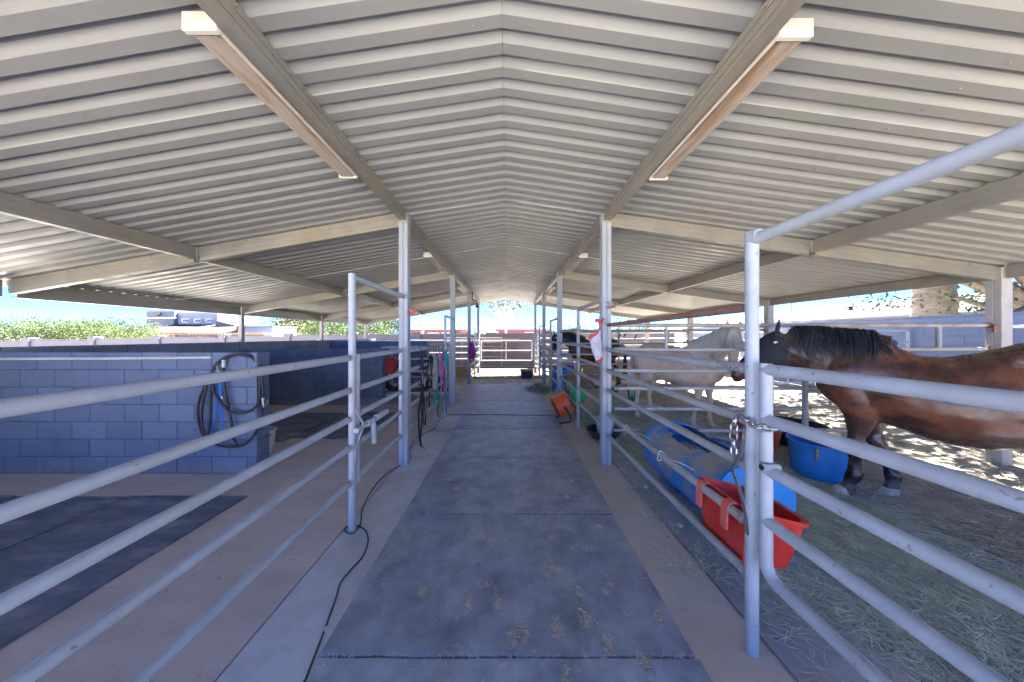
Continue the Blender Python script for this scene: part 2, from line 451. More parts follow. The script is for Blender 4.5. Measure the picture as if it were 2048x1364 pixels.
def lens_mat():
    m = pm('prismatic_lens', (.44, .36, .29), .45, var=.08, vs=3, bump=.05, c2=(.27, .15, .06), c2s=1.6, c2t=.57, c2w=.07, c2a=.8, stretch=(10, .9, 1))
    nt = m.node_tree; N = nt.nodes; L = nt.links
    b = [n for n in N if n.type == 'BSDF_PRINCIPLED'][0]
    g = [n for n in N if n.type == 'NEW_GEOMETRY'][0]
    w = N.new('ShaderNodeTexWave'); w.wave_type = 'BANDS'; w.bands_direction = 'Y'
    w.inputs['Scale'].default_value = 34
    L.new(g.outputs['Position'], w.inputs['Vector'])
    bp = N.new('ShaderNodeBump'); bp.inputs['Strength'].default_value = .2; bp.inputs['Distance'].default_value = .003
    L.new(w.outputs['Fac'], bp.inputs['Height'])
    L.new(bp.outputs[0], b.inputs['Normal'])
    return m
M['lens'] = lens_mat()

def coat_mat(name, rough=.4, c2=(.2, .15, .12), c2a=.3):
    m = pm(name, (1, 1, 1), rough, var=.22, vs=7, bump=.12, bs=70, stretch=(1, 1, 1), bdist=.006, spec=.45)
    nt = m.node_tree; N = nt.nodes; L = nt.links
    b = [n for n in N if n.type == 'BSDF_PRINCIPLED'][0]
    at_ = N.new('ShaderNodeVertexColor'); at_.layer_name = 'Col'
    src = b.inputs['Base Color'].links[0].from_socket
    x = N.new('ShaderNodeMix'); x.data_type = 'RGBA'; x.blend_type = 'MULTIPLY'; x.inputs[0].default_value = 1
    L.new(at_.outputs[0], x.inputs[6]); L.new(src, x.inputs[7])
    n = N.new('ShaderNodeTexNoise'); n.inputs['Scale'].default_value = 3.5; n.inputs['Detail'].default_value = 8; n.inputs['Roughness'].default_value = .7
    g = [q for q in N if q.type == 'NEW_GEOMETRY'][0]
    L.new(g.outputs['Position'], n.inputs['Vector'])
    r = N.new('ShaderNodeMapRange'); r.inputs[1].default_value = .52; r.inputs[2].default_value = .72; r.inputs[3].default_value = 0; r.inputs[4].default_value = c2a
    L.new(n.outputs['Fac'], r.inputs[0])
    y = N.new('ShaderNodeMix'); y.data_type = 'RGBA'
    L.new(r.outputs[0], y.inputs[0]); L.new(x.outputs[2], y.inputs[6]); y.inputs[7].default_value = (*c2, 1)
    L.new(y.outputs[2], b.inputs['Base Color'])
    return m
M['coat_bay'] = coat_mat('coat_bay', .26, (.20, .15, .125), .30)
M['coat_palomino'] = coat_mat('coat_palomino', .5, (.46, .35, .27), .3)
# ------------------------------------------------------------------ ground and floors (the setting)
def struct(o):
    o['kind'] = 'structure'
    return o

g = MB()
xs = [-3000, -300, -60, -20, -8, 1.35, 9.4, 20, 60, 300, 3000]
ys = [-3000, -300, -40, -8, 0, 6, 11.4, 16, 30, 80, 400, 4000]
vs = [(x, y, -.03) for y in ys for x in xs]
nx = len(xs)
g.add(vs, [(j * nx + i, j * nx + i + 1, (j + 1) * nx + i + 1, (j + 1) * nx + i) for j in range(len(ys) - 1) for i in range(nx - 1)])
struct(g.build('ground', M['ground'], smooth=0))

def slab(name, x0, x1, y0, y1, z1, z0, mat, nseg=1):
    b = MB(); b.box(((x0 + x1) / 2, (y0 + y1) / 2, (z0 + z1) / 2), (x1 - x0, y1 - y0, z1 - z0), bev=.004)
    return struct(b.build(name, mat, smooth=0))
slab('stall_floor', -6.3, -1.362, -5, 11.0, 0, -.25, M['concrete_brown'])
slab('aisle_floor', -1.354, .9, -5, 10.9, 0, -.25, M['concrete'])
slab('aisle_floor', .902, 1.334, -5, 10.9, -.001, -.25, M['concrete_tan'])
slab('stall_floor', 1.343, 3.95, -5, 11.0, -.012, -.25, M['concrete_tan'])

# loose straw and dirt of the open runs, one uneven sheet
def yard(name, x0, x1, y0, y1, step, base, amp, edge=.35, mat='yard'):
    nxx = int((x1 - x0) / step) + 1; nyy = int((y1 - y0) / step) + 1
    vs, fs = [], []
    for j in range(nyy):
        for i in range(nxx):
            x = x0 + (x1 - x0) * i / (nxx - 1); y = y0 + (y1 - y0) * j / (nyy - 1)
            n = mnoise.noise(Vector((x * 1.1, y * 1.1, 3))) * amp + mnoise.noise(Vector((x * 4, y * 4, 9))) * amp * .45 + mnoise.noise(Vector((x * 11, y * 11, 5))) * amp * .2
            e = min(x - x0, x1 - x, y - y0, y1 - y)
            k = max(0.0, min(1.0, e / edge))
            vs.append((x, y, -.06 + (base + .06 + n) * k ** .6))
    for j in range(nyy - 1):
        for i in range(nxx - 1):
            a = j * nxx + i
            fs.append((a, a + 1, a + nxx + 1, a + nxx))
    b = MB(); b.add(vs, fs)
    return struct(b.build(name, M[mat], smooth=80))
yard('yard_dirt', 3.45, 9.3, -1.5, 13.4, .07, .012, .022)
yard('raked_yard', -9.0, 3.4, 11.15, 16.15, .16, -.012, .02, .5, 'soil_darkened')

# ------------------------------------------------------------------ rubber mats
def rubber_mat(x0, x1, y0, y1, z, th, mat, label, group, rot=0.0):
    t = MB()
    w, d = x1 - x0, y1 - y0
    n = 12
    # outline with slightly uneven edges
    pts = []
    for i in range(n): pts.append((-w / 2 + w * i / n, -d / 2 + rnd.uniform(-.003, .003)))
    for i in range(n): pts.append((w / 2 + rnd.uniform(-.003, .003), -d / 2 + d * i / n))
    for i in range(n): pts.append((w / 2 - w * i / n, d / 2 + rnd.uniform(-.003, .003)))
    for i in range(n): pts.append((-w / 2 + rnd.uniform(-.003, .003), d / 2 - d * i / n))
    rings = [[Vector((x, y, 0)) for x, y in pts], [Vector((x, y, th - .004)) for x, y in pts],
             [Vector((x * (1 - .008 / w), y * (1 - .008 / d), th)) for x, y in pts]]
    t.loft(rings)
    o = t.build('rubber_mat', mat, smooth=0, world=False)
    o.location = ((x0 + x1) / 2, (y0 + y1) / 2, z)
    o.rotation_euler = (0, 0, R(rot))
    return tag(o, label, 'rubber mat', group)
ae = [.27, 1.475, 2.665, 3.90, 5.10, 6.10, 7.33, 8.62, 9.93]
ords = ['first', 'second', 'third', 'fourth', 'fifth', 'sixth', 'seventh', 'eighth']
for i in range(8):
    dx = rnd.uniform(-.012, .012)
    rubber_mat(-.922 + dx, .945 + dx, ae[i] + (.012 if i < 2 else .010), ae[i + 1], .001, .016 + (.005 if i == 4 else 0), M['mat'],
               'worn black rubber mat, %s in the row down the aisle%s' % (ords[i], ', at the bottom edge' if i == 0 else (', at the far end' if i == 7 else '')),
               'rubber mats down the middle of the aisle', rnd.uniform(-.25, .25))
ll = [('dusty black mat in the near left stall beside the aisle rails', -3.725, -2.585), ('dusty black mat in the near left stall against the back wall side', -4.87, -3.735), ('dusty black mat in the near left stall, farthest from the aisle', -6.02, -4.88)]
for lab, x0, x1 in ll:
    rubber_mat(x0, x1, 1.13, 2.97 + rnd.uniform(-.03, .03), .001, .018, M['mat_left'], lab, 'rubber mats in the near left stall')
    rubber_mat(x0, x1, -.72, 1.12, .001, .018, M['mat_left'], lab.replace('mat', 'mat, front row,', 1), 'rubber mats in the near left stall')
rubber_mat(-3.32, -2.15, 4.66, 6.25, .001, .02, M['mat_left'], 'dark mat between the two block walls, beside the man gate', 'rubber mats between the block walls', -4)
rubber_mat(-4.52, -3.36, 4.56, 6.2, .001, .02, M['mat_left'], 'dark mat between the two block walls, behind the white bucket', 'rubber mats between the block walls', -2)
rubber_mat(-5.72, -4.55, 4.50, 6.2, .001, .02, M['mat_left'], 'dark mat between the two block walls, by the back wall', 'rubber mats between the block walls', -1)
kk = 0
for c, (x0, x1) in enumerate(((1.352, 2.545), (2.555, 3.76))):
    for r, (y0, y1) in enumerate(((-1.65, .2), (.21, 2.055), (2.065, 3.85), (3.86, 5.6), (5.61, 7.3))):
        nm = ['behind the near gate', 'under the near gate rails', 'under the bay horse', 'under the palomino horse', 'behind the palomino horse'][r]
        if c == 0 and r == 2: nm = 'under the blue barrel feeder'
        rubber_mat(x0, x1, y0, y1, -.011, .014 + .002 * ((c + r) % 2), M['mat_stall'], 'dirty hay-strewn stall mat ' + nm + (', next to the aisle' if c == 0 else ', on the outer side'), 'stall mats on the horse side', rnd.uniform(-.4, .4))

# ------------------------------------------------------------------ the barn
RX = -.03
def zr(x):
    a = 3.144 + .152 * 1.255
    if x < RX:
        return a - .152 * (RX - x) if x > -1.285 else 3.144 - .172 * (-1.285 - x)
    return a - .152 * (x - RX) if x < 1.225 else 3.144 - .139 * (x - 1.225)
PY = [.45, 3.75, 7.05, 10.08, 13.2]
PXS = (-1.285, 1.225)
barn = thing('horse_barn', 'open-sided steel barn with corrugated gable roof over aisle and stalls', 'barn', (0, 5, 0))

def c_profile_prism(mb, p0, p1, h, wdt, out, mi=0, lip=.018, t=.005):
    """cold-formed C section from p0 to p1 (points of the top inner edge), height h downwards, flanges towards out"""
    p0, p1, out = Vector(p0), Vector(p1), Vector(out)
    ax = (p1 - p0).normalized()
    dn = ax.cross(out).normalized()
    if dn.z > 0: dn = -dn
    out = (dn.cross(ax)).normalized() * (1 if (dn.cross(ax)).dot(out) > 0 else -1)
    def bar(o0, o1, d0, d1):
        vs = []
        for p in (p0, p1):
            vs += [p + out * o0 + dn * d0, p + out * o1 + dn * d0, p + out * o1 + dn * d1, p + out * o0 + dn * d1]
        mb.add(vs, [(0, 1, 2, 3), (7, 6, 5, 4), (0, 4, 5, 1), (1, 5, 6, 2), (2, 6, 7, 3), (3, 7, 4, 0)], mi)
    bar(0, t, t, h - t)
    bar(0, wdt, 0, t); bar(0, wdt, h - t, h)
    bar(wdt - t, wdt, t, lip); bar(wdt - t, wdt, h - lip, h - t)
    for q in (.28, .68):          # stiffening grooves pressed into the web
        bar(-.006, 0, h * q, h * q + .011)
    # bolts
    L_ = (p1 - p0).length
    for k in range(int(L_ / .35)):
        c = p0 + ax * (.17 + k * .35) + dn * .022 - out * .003
        mb.box(c, (.012, .012, .012))

for side, px in ((-1, -1.285), (1, 1.225)):
    for i, y in enumerate(PY):
        b = MB()
        for dx in (-.029, .029):
            b.box((px + dx, y, (3.12 + 0) / 2), (.055, .115, 3.12), bev=.007)
        b.box((px, y, 1.55), (.012, .09, 3.08))
        b.box((px, y - .062, 3.05), (.10, .006, .12), mi=1, bev=.002)
        b.build('post', [M['post'], M['purlin_end']], barn)
    for i in range(len(PY) - 1):
        b = MB()
        c_profile_prism(b, (px - side * .035, PY[i] + .06, 3.14), (px - side * .035, PY[i + 1] - .06, 3.14), .122, .075, (side, 0, 0))
        b.build('purlin', M['purlin'], barn, smooth=0)
    b = MB()
    c_profile_prism(b, (px - side * .035, 13.26, 3.14), (px - side * .035, 14.05, 3.14), .122, .075, (side, 0, 0))
    b.build('purlin', M['purlin'], barn, smooth=0)
MIDX = {-1: -3.87, 1: 3.79}
EAVX = {-1: -6.25, 1: 6.14}
MB_BOT = {-1: 2.545, 1: 2.63}
EV_BOT = {-1: 2.085, 1: 2.31}
for side in (-1, 1):
    for X, bot in ((MIDX[side], MB_BOT[side]), (EAVX[side], EV_BOT[side])):
        top = zr(X) - .003
        h = top - bot
        for i in range(len(PY)):
            y0 = PY[i] + .055
            y1 = PY[i + 1] - .055 if i + 1 < len(PY) else 14.05
            b = MB()
            c_profile_prism(b, (X - side * .03, y0, top), (X - side * .03, y1, top), h, .07, (side, 0, 0))
            b.build('purlin', M['purlin'], barn, smooth=0)
    for i, y in enumerate(PY):
        # rafters across, between the purlin lines
        xa = PXS[0 if side < 0 else 1] + side * .06
        for (x0, x1, b0, b1) in ((xa, MIDX[side] - side * .035, 2.985, MB_BOT[side] + .0), (MIDX[side] + side * .045, EAVX[side] - side * .035, MB_BOT[side] - .02, EV_BOT[side] + .0)):
            t0, t1 = zr(x0) - .006, zr(x1) - .006
            b = MB()
            h = max(.17, min(t0 - b0, t1 - b1))
            c_profile_prism(b, (x0, y - .03, t0), (x1, y - .03, t1), h, .065, (0, 1, 0))
            b.build('rafter', M['purlin'], barn, smooth=0)
        # joint plate and eave post
        b = MB(); X = MIDX[side]
        b.box((X, y, (zr(X) + MB_BOT[side]) / 2), (.085, .105, zr(X) - MB_BOT[side] - .01), bev=.003)
        b.build('joint_plate', M['purlin_end'], barn, smooth=0)
        X = EAVX[side]
        b = MB()
        if side > 0:
            for dy in (-.034, .034): b.box((X, y + dy, (zr(X) - .01) / 2 - .02), (.135, .066, zr(X) + .03), bev=.006)
            b.box((X, y, 1.0), (.11, .02, 1.9))
            b.box((X, y - .071, EV_BOT[side] + .08), (.1, .006, .16), mi=1)
        else:
            b.box((X, y if i != 1 else 3.58, (zr(X) - .01) / 2), (.085, .085, zr(X) - .01), bev=.006)
        b.build('post', [M['post_eave'], M['purlin_end']], barn)

# corrugated sheets, six ribs each
RIB = .158
SH = RIB * 6
def sheet_mesh(side):
    xsn = [RX + side * .001, PXS[0 if side < 0 else 1], EAVX[side] + side * .28]
    prof = []
    for k in range(6):
        y = k * RIB
        prof += [(y, 0), (y + .072, 0), (y + .092, .030), (y + .116, .030)]
    prof.append((SH + .004, 0))   # wide slope back down to the next flat
    b = MB()
    rings = [[Vector((x, y, zr(x) + z)) for y, z in prof] for x in xsn]
    n = len(prof)
    vs = [p for r in rings for p in r]
    fs = [(j * n + i, j * n + i + 1, (j + 1) * n + i + 1, (j + 1) * n + i) for j in range(len(xsn) - 1) for i in range(n - 1)]
    if side > 0: fs = [tuple(reversed(f)) for f in fs]
    # a second skin 1.2 mm above closes the sheet's thickness
    off = len(vs)
    vs2 = [p + Vector((0, 0, .0015)) for p in vs]
    fs2 = [tuple(i + off for i in reversed(f)) for f in fs]
    b.add(vs + vs2, fs + fs2)
    for X in (RX + side * .16, PXS[0 if side < 0 else 1], MIDX[side] * .66, MIDX[side], EAVX[side]):
        for k in range(6):      # screws through the low flats
            b.box((X + side * .012 * (k % 2), k * RIB + .04, zr(X) - .003), (.008, .008, .009), mi=1)
    me = b.mesh('roof_sheet', smooth=0)
    me.materials.append(M['roof']); me.materials.append(M['purlin_end'])
    return me
sheets = {s_: sheet_mesh(s_) for s_ in (-1, 1)}
y = .04
k = 0
while y < 14.0:
    for s_ in (-1, 1):
        o = lk(bpy.data.objects.new('roof_sheet', sheets[s_]), barn)
        o.location = (0, y - 5, .004 * (k % 2))
    y += SH; k += 1
YEND = y
b = MB()
for s_ in (-1, 1):
    b.add([(RX, 0.0, zr(RX) + .05), (RX + s_ * .18, 0.0, zr(RX) + .05 - .028), (RX + s_ * .18, YEND, zr(RX) + .05 - .028), (RX, YEND, zr(RX) + .05)], [(0, 1, 2, 3) if s_ > 0 else (3, 2, 1, 0)])
b.build('ridge_cap', M['roof'], barn, smooth=0)
# light fixtures under the aisle beams
def fixture(side, y0, y1, label):
    px = PXS[0 if side < 0 else 1]
    xi = px + side * .048
    xo = xi + side * .155
    t = thing('light_fixture', label, 'light fixture', ((xi + xo) / 2, (y0 + y1) / 2, 3.0), group='fluorescent fixtures along the aisle beams')
    xm = (xi + xo) / 2
    b = MB()
    zt = 3.085
    b.box((xm, (y0 + y1) / 2, 3.062), (.15, y1 - y0 - .004, .05), bev=.004)
    b.box((xi + side * .003, (y0 + y1) / 2, 3.02), (.006, y1 - y0 - .004, .034))
    b.build('housing', M['fixture'], t, smooth=0)
    b = MB()
    pr = [(-.066, 3.036), (.066, 3.036), (.062, 3.012), (.045, 3.002), (-.045, 3.002), (-.062, 3.012)]
    b.loft([[Vector((xm + a, yy, z)) for a, z in pr] for yy in (y0 + .03, y1 - .03)])
    b.build('lens', M['lens'], t, smooth=20)
    for yy in (y0 + .012, y1 - .012):
        b = MB(); b.box((xm, yy, 3.041), (.16, .03, .088), bev=.005)
        b.build('end_cap', M['fixture'], t, smooth=0)
nms = ['nearest to the camera', 'middle one of the row', 'farthest one of the row']
for i, (y0, y1) in enumerate(((1.37, 2.67), (5.32, 6.6), (8.95, 10.0))):
    fixture(-1, y0, y1, 'stained long light fixture under the left aisle beam, ' + nms[i])
    fixture(1, y0 + .03, y1 + .03, 'stained long light fixture under the right aisle beam, ' + nms[i])

# ------------------------------------------------------------------ block walls
BM = {}
def block_mesh(l, d, h, mat):
    k = (round(l, 3), round(d, 3), round(h, 3), mat.name)
    if k not in BM:
        b = MB(); b.box((0, 0, 0), (l, d, h), bev=.006)
        me = b.mesh('block', smooth=0); me.materials.append(mat)
        BM[k] = me
    return BM[k]
def block_wall(name, label, x0, y0, x1, y1, courses, mat, core_mat, th=.19, cap=None, first=0, pitch=.203, cat='wall', z0=0.0, group=None, from_course=0):
    """running-bond wall from (x0,y0) to (x1,y1); blocks are parts, a recessed core is the mortar"""
    dx, dy = x1 - x0, y1 - y0
    Lw = math.hypot(dx, dy)
    ang = math.atan2(dy, dx)
    t = thing(name, label, cat, (x0, y0, z0), ang, group)
    b = MB(); H = courses * pitch
    b.box((Lw / 2, 0, H / 2 - .002), (Lw - .02, th - .014, H - .006))
    b.build('mortar', core_mat, t, smooth=0, world=False)
    bl = .406
    for c in range(from_course, courses):
        x = 0.0
        off = (bl / 2 if (c + first) % 2 else 0.0)
        while x < Lw - .02:
            l = bl - off if off else bl
            off = 0.0
            l = min(l, Lw - x)
            if l > .05:
                o = lk(bpy.data.objects.new('block', block_mesh(l - .007, th, pitch - .0035, mat)), t)
                o.location = (x + l / 2 + rnd.uniform(-.001, .001), rnd.uniform(-.0022, .0022), (c + .5) * pitch + rnd.uniform(-.0007, .0007))
                o.rotation_euler = (0, 0, rnd.uniform(-.003, .003))
            x += l
    if cap:
        b = MB(); b.box((Lw / 2, 0, H + cap / 2), (Lw + .01, th + .012, cap - .004), bev=.006)
        b.build('cap', mat, t, smooth=0, world=False)
    return t
block_wall('stall_wall', 'blue painted block wall with the black hose looped over its end', -6.07, 3.575, -2.905, 3.575, 7, M['block'], M['mortar'], pitch=.2015, cat='block wall', first=1)
block_wall('stall_wall', 'blue painted block wall between mats and the equipment rack', -6.07, 7.05, -2.9, 7.05, 7, M['block'], M['mortar'], pitch=.186, cat='block wall')
block_wall('stall_wall', 'grey-blue block wall behind the equipment rack, farthest of the stall walls', -6.07, 10.3, -2.75, 10.3, 7, M['block'], M['mortar'], pitch=.204, cat='block wall')
block_wall('back_wall', 'long greenish grey block wall under the left eave posts', -6.25, .4, -6.25, 14.0, 7, M['block_grey'], M['mortar'], pitch=.209, cat='block wall', from_course=0)

# perimeter wall beyond the yard, stepped panels between pilasters
def perimeter(x0, x1, y, tops, n, mat):
    t = thing('perimeter_wall', 'long pale lavender block wall with pilasters closing the yard', 'wall', ((x0 + x1) / 2, y, -.05))
    step = (x1 - x0) / n
    for i in range(n):
        xa = x0 + i * step
        f = i / (n - 1)
        z = np.interp(f, [a for a, _ in tops], [b_ for _, b_ in tops])
        b = MB(); b.box((xa + step / 2, y, z / 2 - .03), (step - .30, .15, z + .04), bev=.01)
        b.build('wall_panel', mat, t, smooth=0)
        b = MB(); b.box((xa + step / 2, y, z + .018), (step - .30, .19, .03), bev=.006)
        b.build('wall_cap', mat, t, smooth=0)
        b = MB(); b.box((xa, y, z / 2 + .01), (.34, .36, z + .12), bev=.012)
        b.box((xa, y, z + .095), (.40, .42, .05), bev=.01)
        b.build('pilaster', mat, t, smooth=0)
    return t
perimeter(-40, 9.2, 16.3, [(0, 1.22), (.25, 1.33), (.45, 1.5), (.62, 1.64), (.8, 1.72), (1, 1.80)], 14, M['wall_far'])
block_wall('side_wall', 'tall pale blue block wall along the right-hand runs', 9.6, 3.6, 9.6, 11.7, 10, M['wall_right'], M['wall_right'], pitch=.2005, cat='wall', cap=.05)
t = thing('side_wall', 'plain pale lavender wall continuing along the runs either side of the block stretch', 'wall', (9.6, 14, 0))
for y0, y1 in ((-9.0, -2.72), (-2.7, 3.58), (11.72, 14.0), (14.02, 16.3)):
    b = MB(); b.box((9.6, (y0 + y1) / 2, 1.0), (.19, y1 - y0, 2.05), bev=.01)
    b.build('wall_panel', M['wall_right'], t, smooth=0)
# ------------------------------------------------------------------ pipe fences, gates
def pipe(mb, p0, p1, r, n=12, mi=0):
    mb.tube([p0, p1], r, n, mi)
LX, RXF = -1.285, 1.24
def panel(name, label, cat, p0, p1, zs, r=.0245, ups=(), ur=.027, mat='pipe', group=None, ztop=None, zbot=.0, rmat=None, wob=.004, end_caps=False):
    """flat panel of horizontal pipes between two ground points"""
    p0, p1 = Vector((*p0, 0)), Vector((*p1, 0))
    t = thing(name, label, cat, (p0 + p1) / 2, group=group)
    for z in zs:
        b = MB()
        d = rnd.uniform(-wob, wob); e_ = rnd.uniform(-wob, wob)
        q0, q1 = p0 + Vector((0, 0, z + e_)), p1 + Vector((0, 0, z + d))
        n_ = 6
        sag = rnd.uniform(-.006, .003)
        b.tube([q0.lerp(q1, k / n_) + Vector((0, 0, sag * math.sin(math.pi * k / n_))) for k in range(n_ + 1)], r, 12)
        ax_ = (q1 - q0).normalized()
        for q in (q0, q1):      # weld bead and scorched paint at each end
            o_ = ax_ * (.03 if q is q0 else -.03)
            b.tube([q + o_ * .75, q + o_ * 1.05, q + o_ * 1.3], [r + .0035, r + .005, r + .002], 12, 1)
        b.build('rail', [M[rmat or mat], M['weld']], t)
    for f in ups:
        q = p0.lerp(p1, f)
        b = MB(); pipe(b, q + Vector((0, 0, zbot)), q + Vector((0, 0, (ztop or zs[0]) )), ur)
        b.build('upright', M[mat], t)
    return t

ZL = [1.42, 1.155, .925, .685, .40]
panel('fence_panel', 'pale blue five-rail pipe panel at the near left of the aisle', 'pipe fence', (LX, -1.2), (LX, 2.44), ZL, ups=(0,), group='pipe panels along the aisle')
gA = panel('man_gate', 'narrow pipe gate with a T handle latch, beside the left barn post', 'gate', (LX, 2.555), (LX, 3.62), ZL, ups=(0, 1), zbot=.36, ztop=1.445, group='stall gates')
# slide latch of that gate
zc = .83
b = MB(); pipe(b, (LX + .052, 2.47, zc), (LX + .052, 2.93, zc + .005), .021)
b.tube([(LX + .052, 2.44, zc), (LX + .052, 2.475, zc)], [.023, .023], 12)
b.build('latch_bolt', M['pipe'], gA)
b = MB(); pipe(b, (LX + .055, 2.80, zc + .005), (LX + .055, 3.04, zc + .005), .029); pipe(b, (LX + .055, 2.63, zc), (LX + .055, 2.67, zc), .029)
b.build('latch_sleeve', M['pipe'], gA)
b = MB(); b.tube([(LX + .055, 2.725, zc + .02), (LX + .07, 2.725, zc - .04), (LX + .072, 2.725, zc - .2)], .022, 12)
b.build('latch_handle', M['pipe'], gA)
def frame_post(label, x, y, ztop, ybar, mat='pipe', r=.029, zb=None, group='tall gate frames'):
    t = thing('gate_arch', label, 'gate frame', (x, y, 0), group=group)
    b = MB(); pipe(b, (x, y, -.01), (x, y, ztop), r); b.build('upright', M[mat], t)
    b = MB(); zz = zb or ztop - .03
    pipe(b, (x, y, zz), (x, ybar, zz), r * .95); b.build('top_bar', M[mat], t)
    return t
fA = frame_post('tall pipe gate frame on the left, nearest the camera', LX, 2.482, 2.115, 3.69)
b = MB()
b.ribbon(crom([(LX + .03, 2.49, 1.0), (LX + .05, 2.50, .93), (LX + .068, 2.53, .85), (LX + .05, 2.50, .74), (LX + .033, 2.485, .66), (LX + .033, 2.482, .58)], 4), .022, (0, 1, 0), thick=.008)
b.build('latch_keeper', M['pipe'], fA)
panel('fence_panel', 'pipe panel hung with halters and lead ropes beside the left barn post', 'pipe fence', (LX, 3.82), (LX, 5.97), [1.41, 1.15, .925, .685, .40], ups=(), group='pipe panels along the aisle')
frame_post('tall pipe gate frame on the left beyond the halters', LX + .04, 6.0, 2.03, 7.0, r=.027)

# right side of the aisle
ZR = [1.43, 1.165, .93, .64, .375]
ZG = [1.44, 1.20, .96, .715, .45]
gN = thing('stall_gate', 'large pipe gate in the right foreground, bay horse behind it', 'gate', (RXF, .6, 0), group='stall gates')
for i, z in enumerate(ZG[:4]):
    b = MB(); pipe(b, (RXF, -.4, z + rnd.uniform(-.003, .003)), (RXF, 1.44, z), .027, 14); b.build('rail', M['pipe'], gN)
b = MB(); b.tube([(RXF, 1.44, 1.468), (RXF, 1.44, .53)] + [(RXF, 1.44 - .07 * (1 - math.cos(a)), .52 - .07 * math.sin(a)) for a in (.2, .5, .8, 1.1, 1.4)] + [(RXF, 1.30, .45), (RXF, -.4, .45)], .027, 14)
b.build('upright', M['pipe'], gN)
b = MB(); pipe(b, (RXF, -.4, 0.45), (RXF, -.4, 1.46), .027); b.build('upright', M['pipe'], gN)
b = MB(); pipe(b, (RXF - .05, 1.405, .985), (RXF + .03, 1.405, .985), .017, 12); b.build('hinge_pin', M['pipe_dusty'], gN)
b = MB(); pipe(b, (RXF - .052, 1.405, .985), (RXF - .048, 1.405, .985), .014, 12); b.build('pin_end', M['black_metal'], gN)
fR = thing('gate_arch', 'tall pipe gate frame in the right foreground with thick overhead bar', 'gate frame', (RXF, 1.52, 0), group='tall gate frames')
b = MB(); pipe(b, (RXF - .002, 1.52, -.01), (RXF - .002, 1.52, 2.125), .029, 14); b.build('upright', M['pipe'], fR)
b = MB(); pipe(b, (RXF, 1.53, 2.085), (RXF, -1.2, 2.085), .0275, 14); b.build('top_bar', M['pipe'], fR)
b = MB(); pipe(b, (RXF - .002, 1.52, 2.095), (RXF - .002, 1.47, 2.093), .034, 14); b.build('elbow', M['pipe'], fR)
pR = panel('fence_panel', 'dusty pipe panel on the right between near gate frame and barn post', 'pipe fence', (RXF, 1.55), (RXF, 3.69), ZR, mat='pipe_dusty', group='pipe panels along the aisle')
b = MB(); pipe(b, (RXF, 1.55, 1.745), (RXF, 3.69, 1.735), .022); b.build('top_rail', M['pipe_rust'], pR)
# flat latch strap at the near frame post
b = MB()
b.ribbon(crom([(RXF - .03, 1.525, 1.14), (RXF - .035, 1.54, 1.02), (RXF - .05, 1.575, .93), (RXF - .05, 1.58, .88), (RXF - .035, 1.54, .77), (RXF - .031, 1.52, .68), (RXF - .031, 1.515, .60)], 4), .02, (0, 1, 0), thick=.007)
b.build('latch_keeper', M['steel'], fR)

g2 = panel('stall_gate', 'pipe gate to the palomino stall, chained beyond the right barn post', 'gate', (RXF - .01, 3.85), (RXF - .01, 5.2), ZG, ups=(0, 1), zbot=.42, ztop=1.46, mat='pipe_dusty', group='stall gates')
f2 = frame_post('tall pipe gate frame at the far side of the palomino stall gate', RXF, 5.26, 2.1, 3.82, mat='pipe_dusty')
p2_ = panel('fence_panel', 'pipe panel behind the orange fan, with green bucket hung over it', 'pipe fence', (RXF, 5.3), (RXF, 6.98), ZR, mat='pipe_dusty', group='pipe panels along the aisle')
b = MB(); pipe(b, (RXF, 5.28, 1.72), (RXF, 7.0, 1.70), .026); b.build('top_rail', M['pipe_old'], p2_)
panel('stall_gate', 'pipe gate to the third stall on the right, dark horse behind it', 'gate', (RXF - .02, 7.15), (RXF - .02, 8.36), ZG, ups=(0, 1), zbot=.42, ztop=1.46, mat='pipe_dusty', group='stall gates')
frame_post('tall pipe gate frame before the third barn post on the right', RXF - .03, 8.42, 2.05, 7.1, mat='pipe_dusty')
p3_ = panel('fence_panel', 'pipe panel at the third stall on the right, blue barrel behind it', 'pipe fence', (RXF - .02, 8.46), (RXF - .02, 10.02), ZR, mat='pipe_dusty', group='pipe panels along the aisle')
b = MB(); pipe(b, (RXF - .02, 8.44, 1.7), (RXF - .02, 10.02, 1.68), .026); b.build('top_rail', M['pipe_old'], p3_)
panel('stall_gate', 'pipe gate to the last stall on the right', 'gate', (RXF - .02, 10.16), (RXF - .02, 11.3), ZG, ups=(0, 1), zbot=.42, ztop=1.46, mat='pipe_white', group='stall gates')
frame_post('tall pipe gate frame farthest along the right side', RXF - .03, 11.36, 1.98, 10.1, mat='pipe_dusty')
panel('fence_panel', 'white sunlit pipe panel farthest along the right side of the aisle', 'pipe fence', (RXF - .02, 11.4), (RXF - .02, 13.12), [1.43, 1.2, .97, .74, .5, .3], ups=(), mat='pipe_white', group='pipe panels along the aisle')
panel('fence_panel', 'white sunlit pipe panel farthest along the left side of the aisle', 'pipe fence', (LX + .03, 10.2), (LX + .03, 13.12), [1.40, 1.15, .88, .62, .38], ups=(.45,), mat='pipe_white', group='pipe panels along the aisle', ztop=1.9)
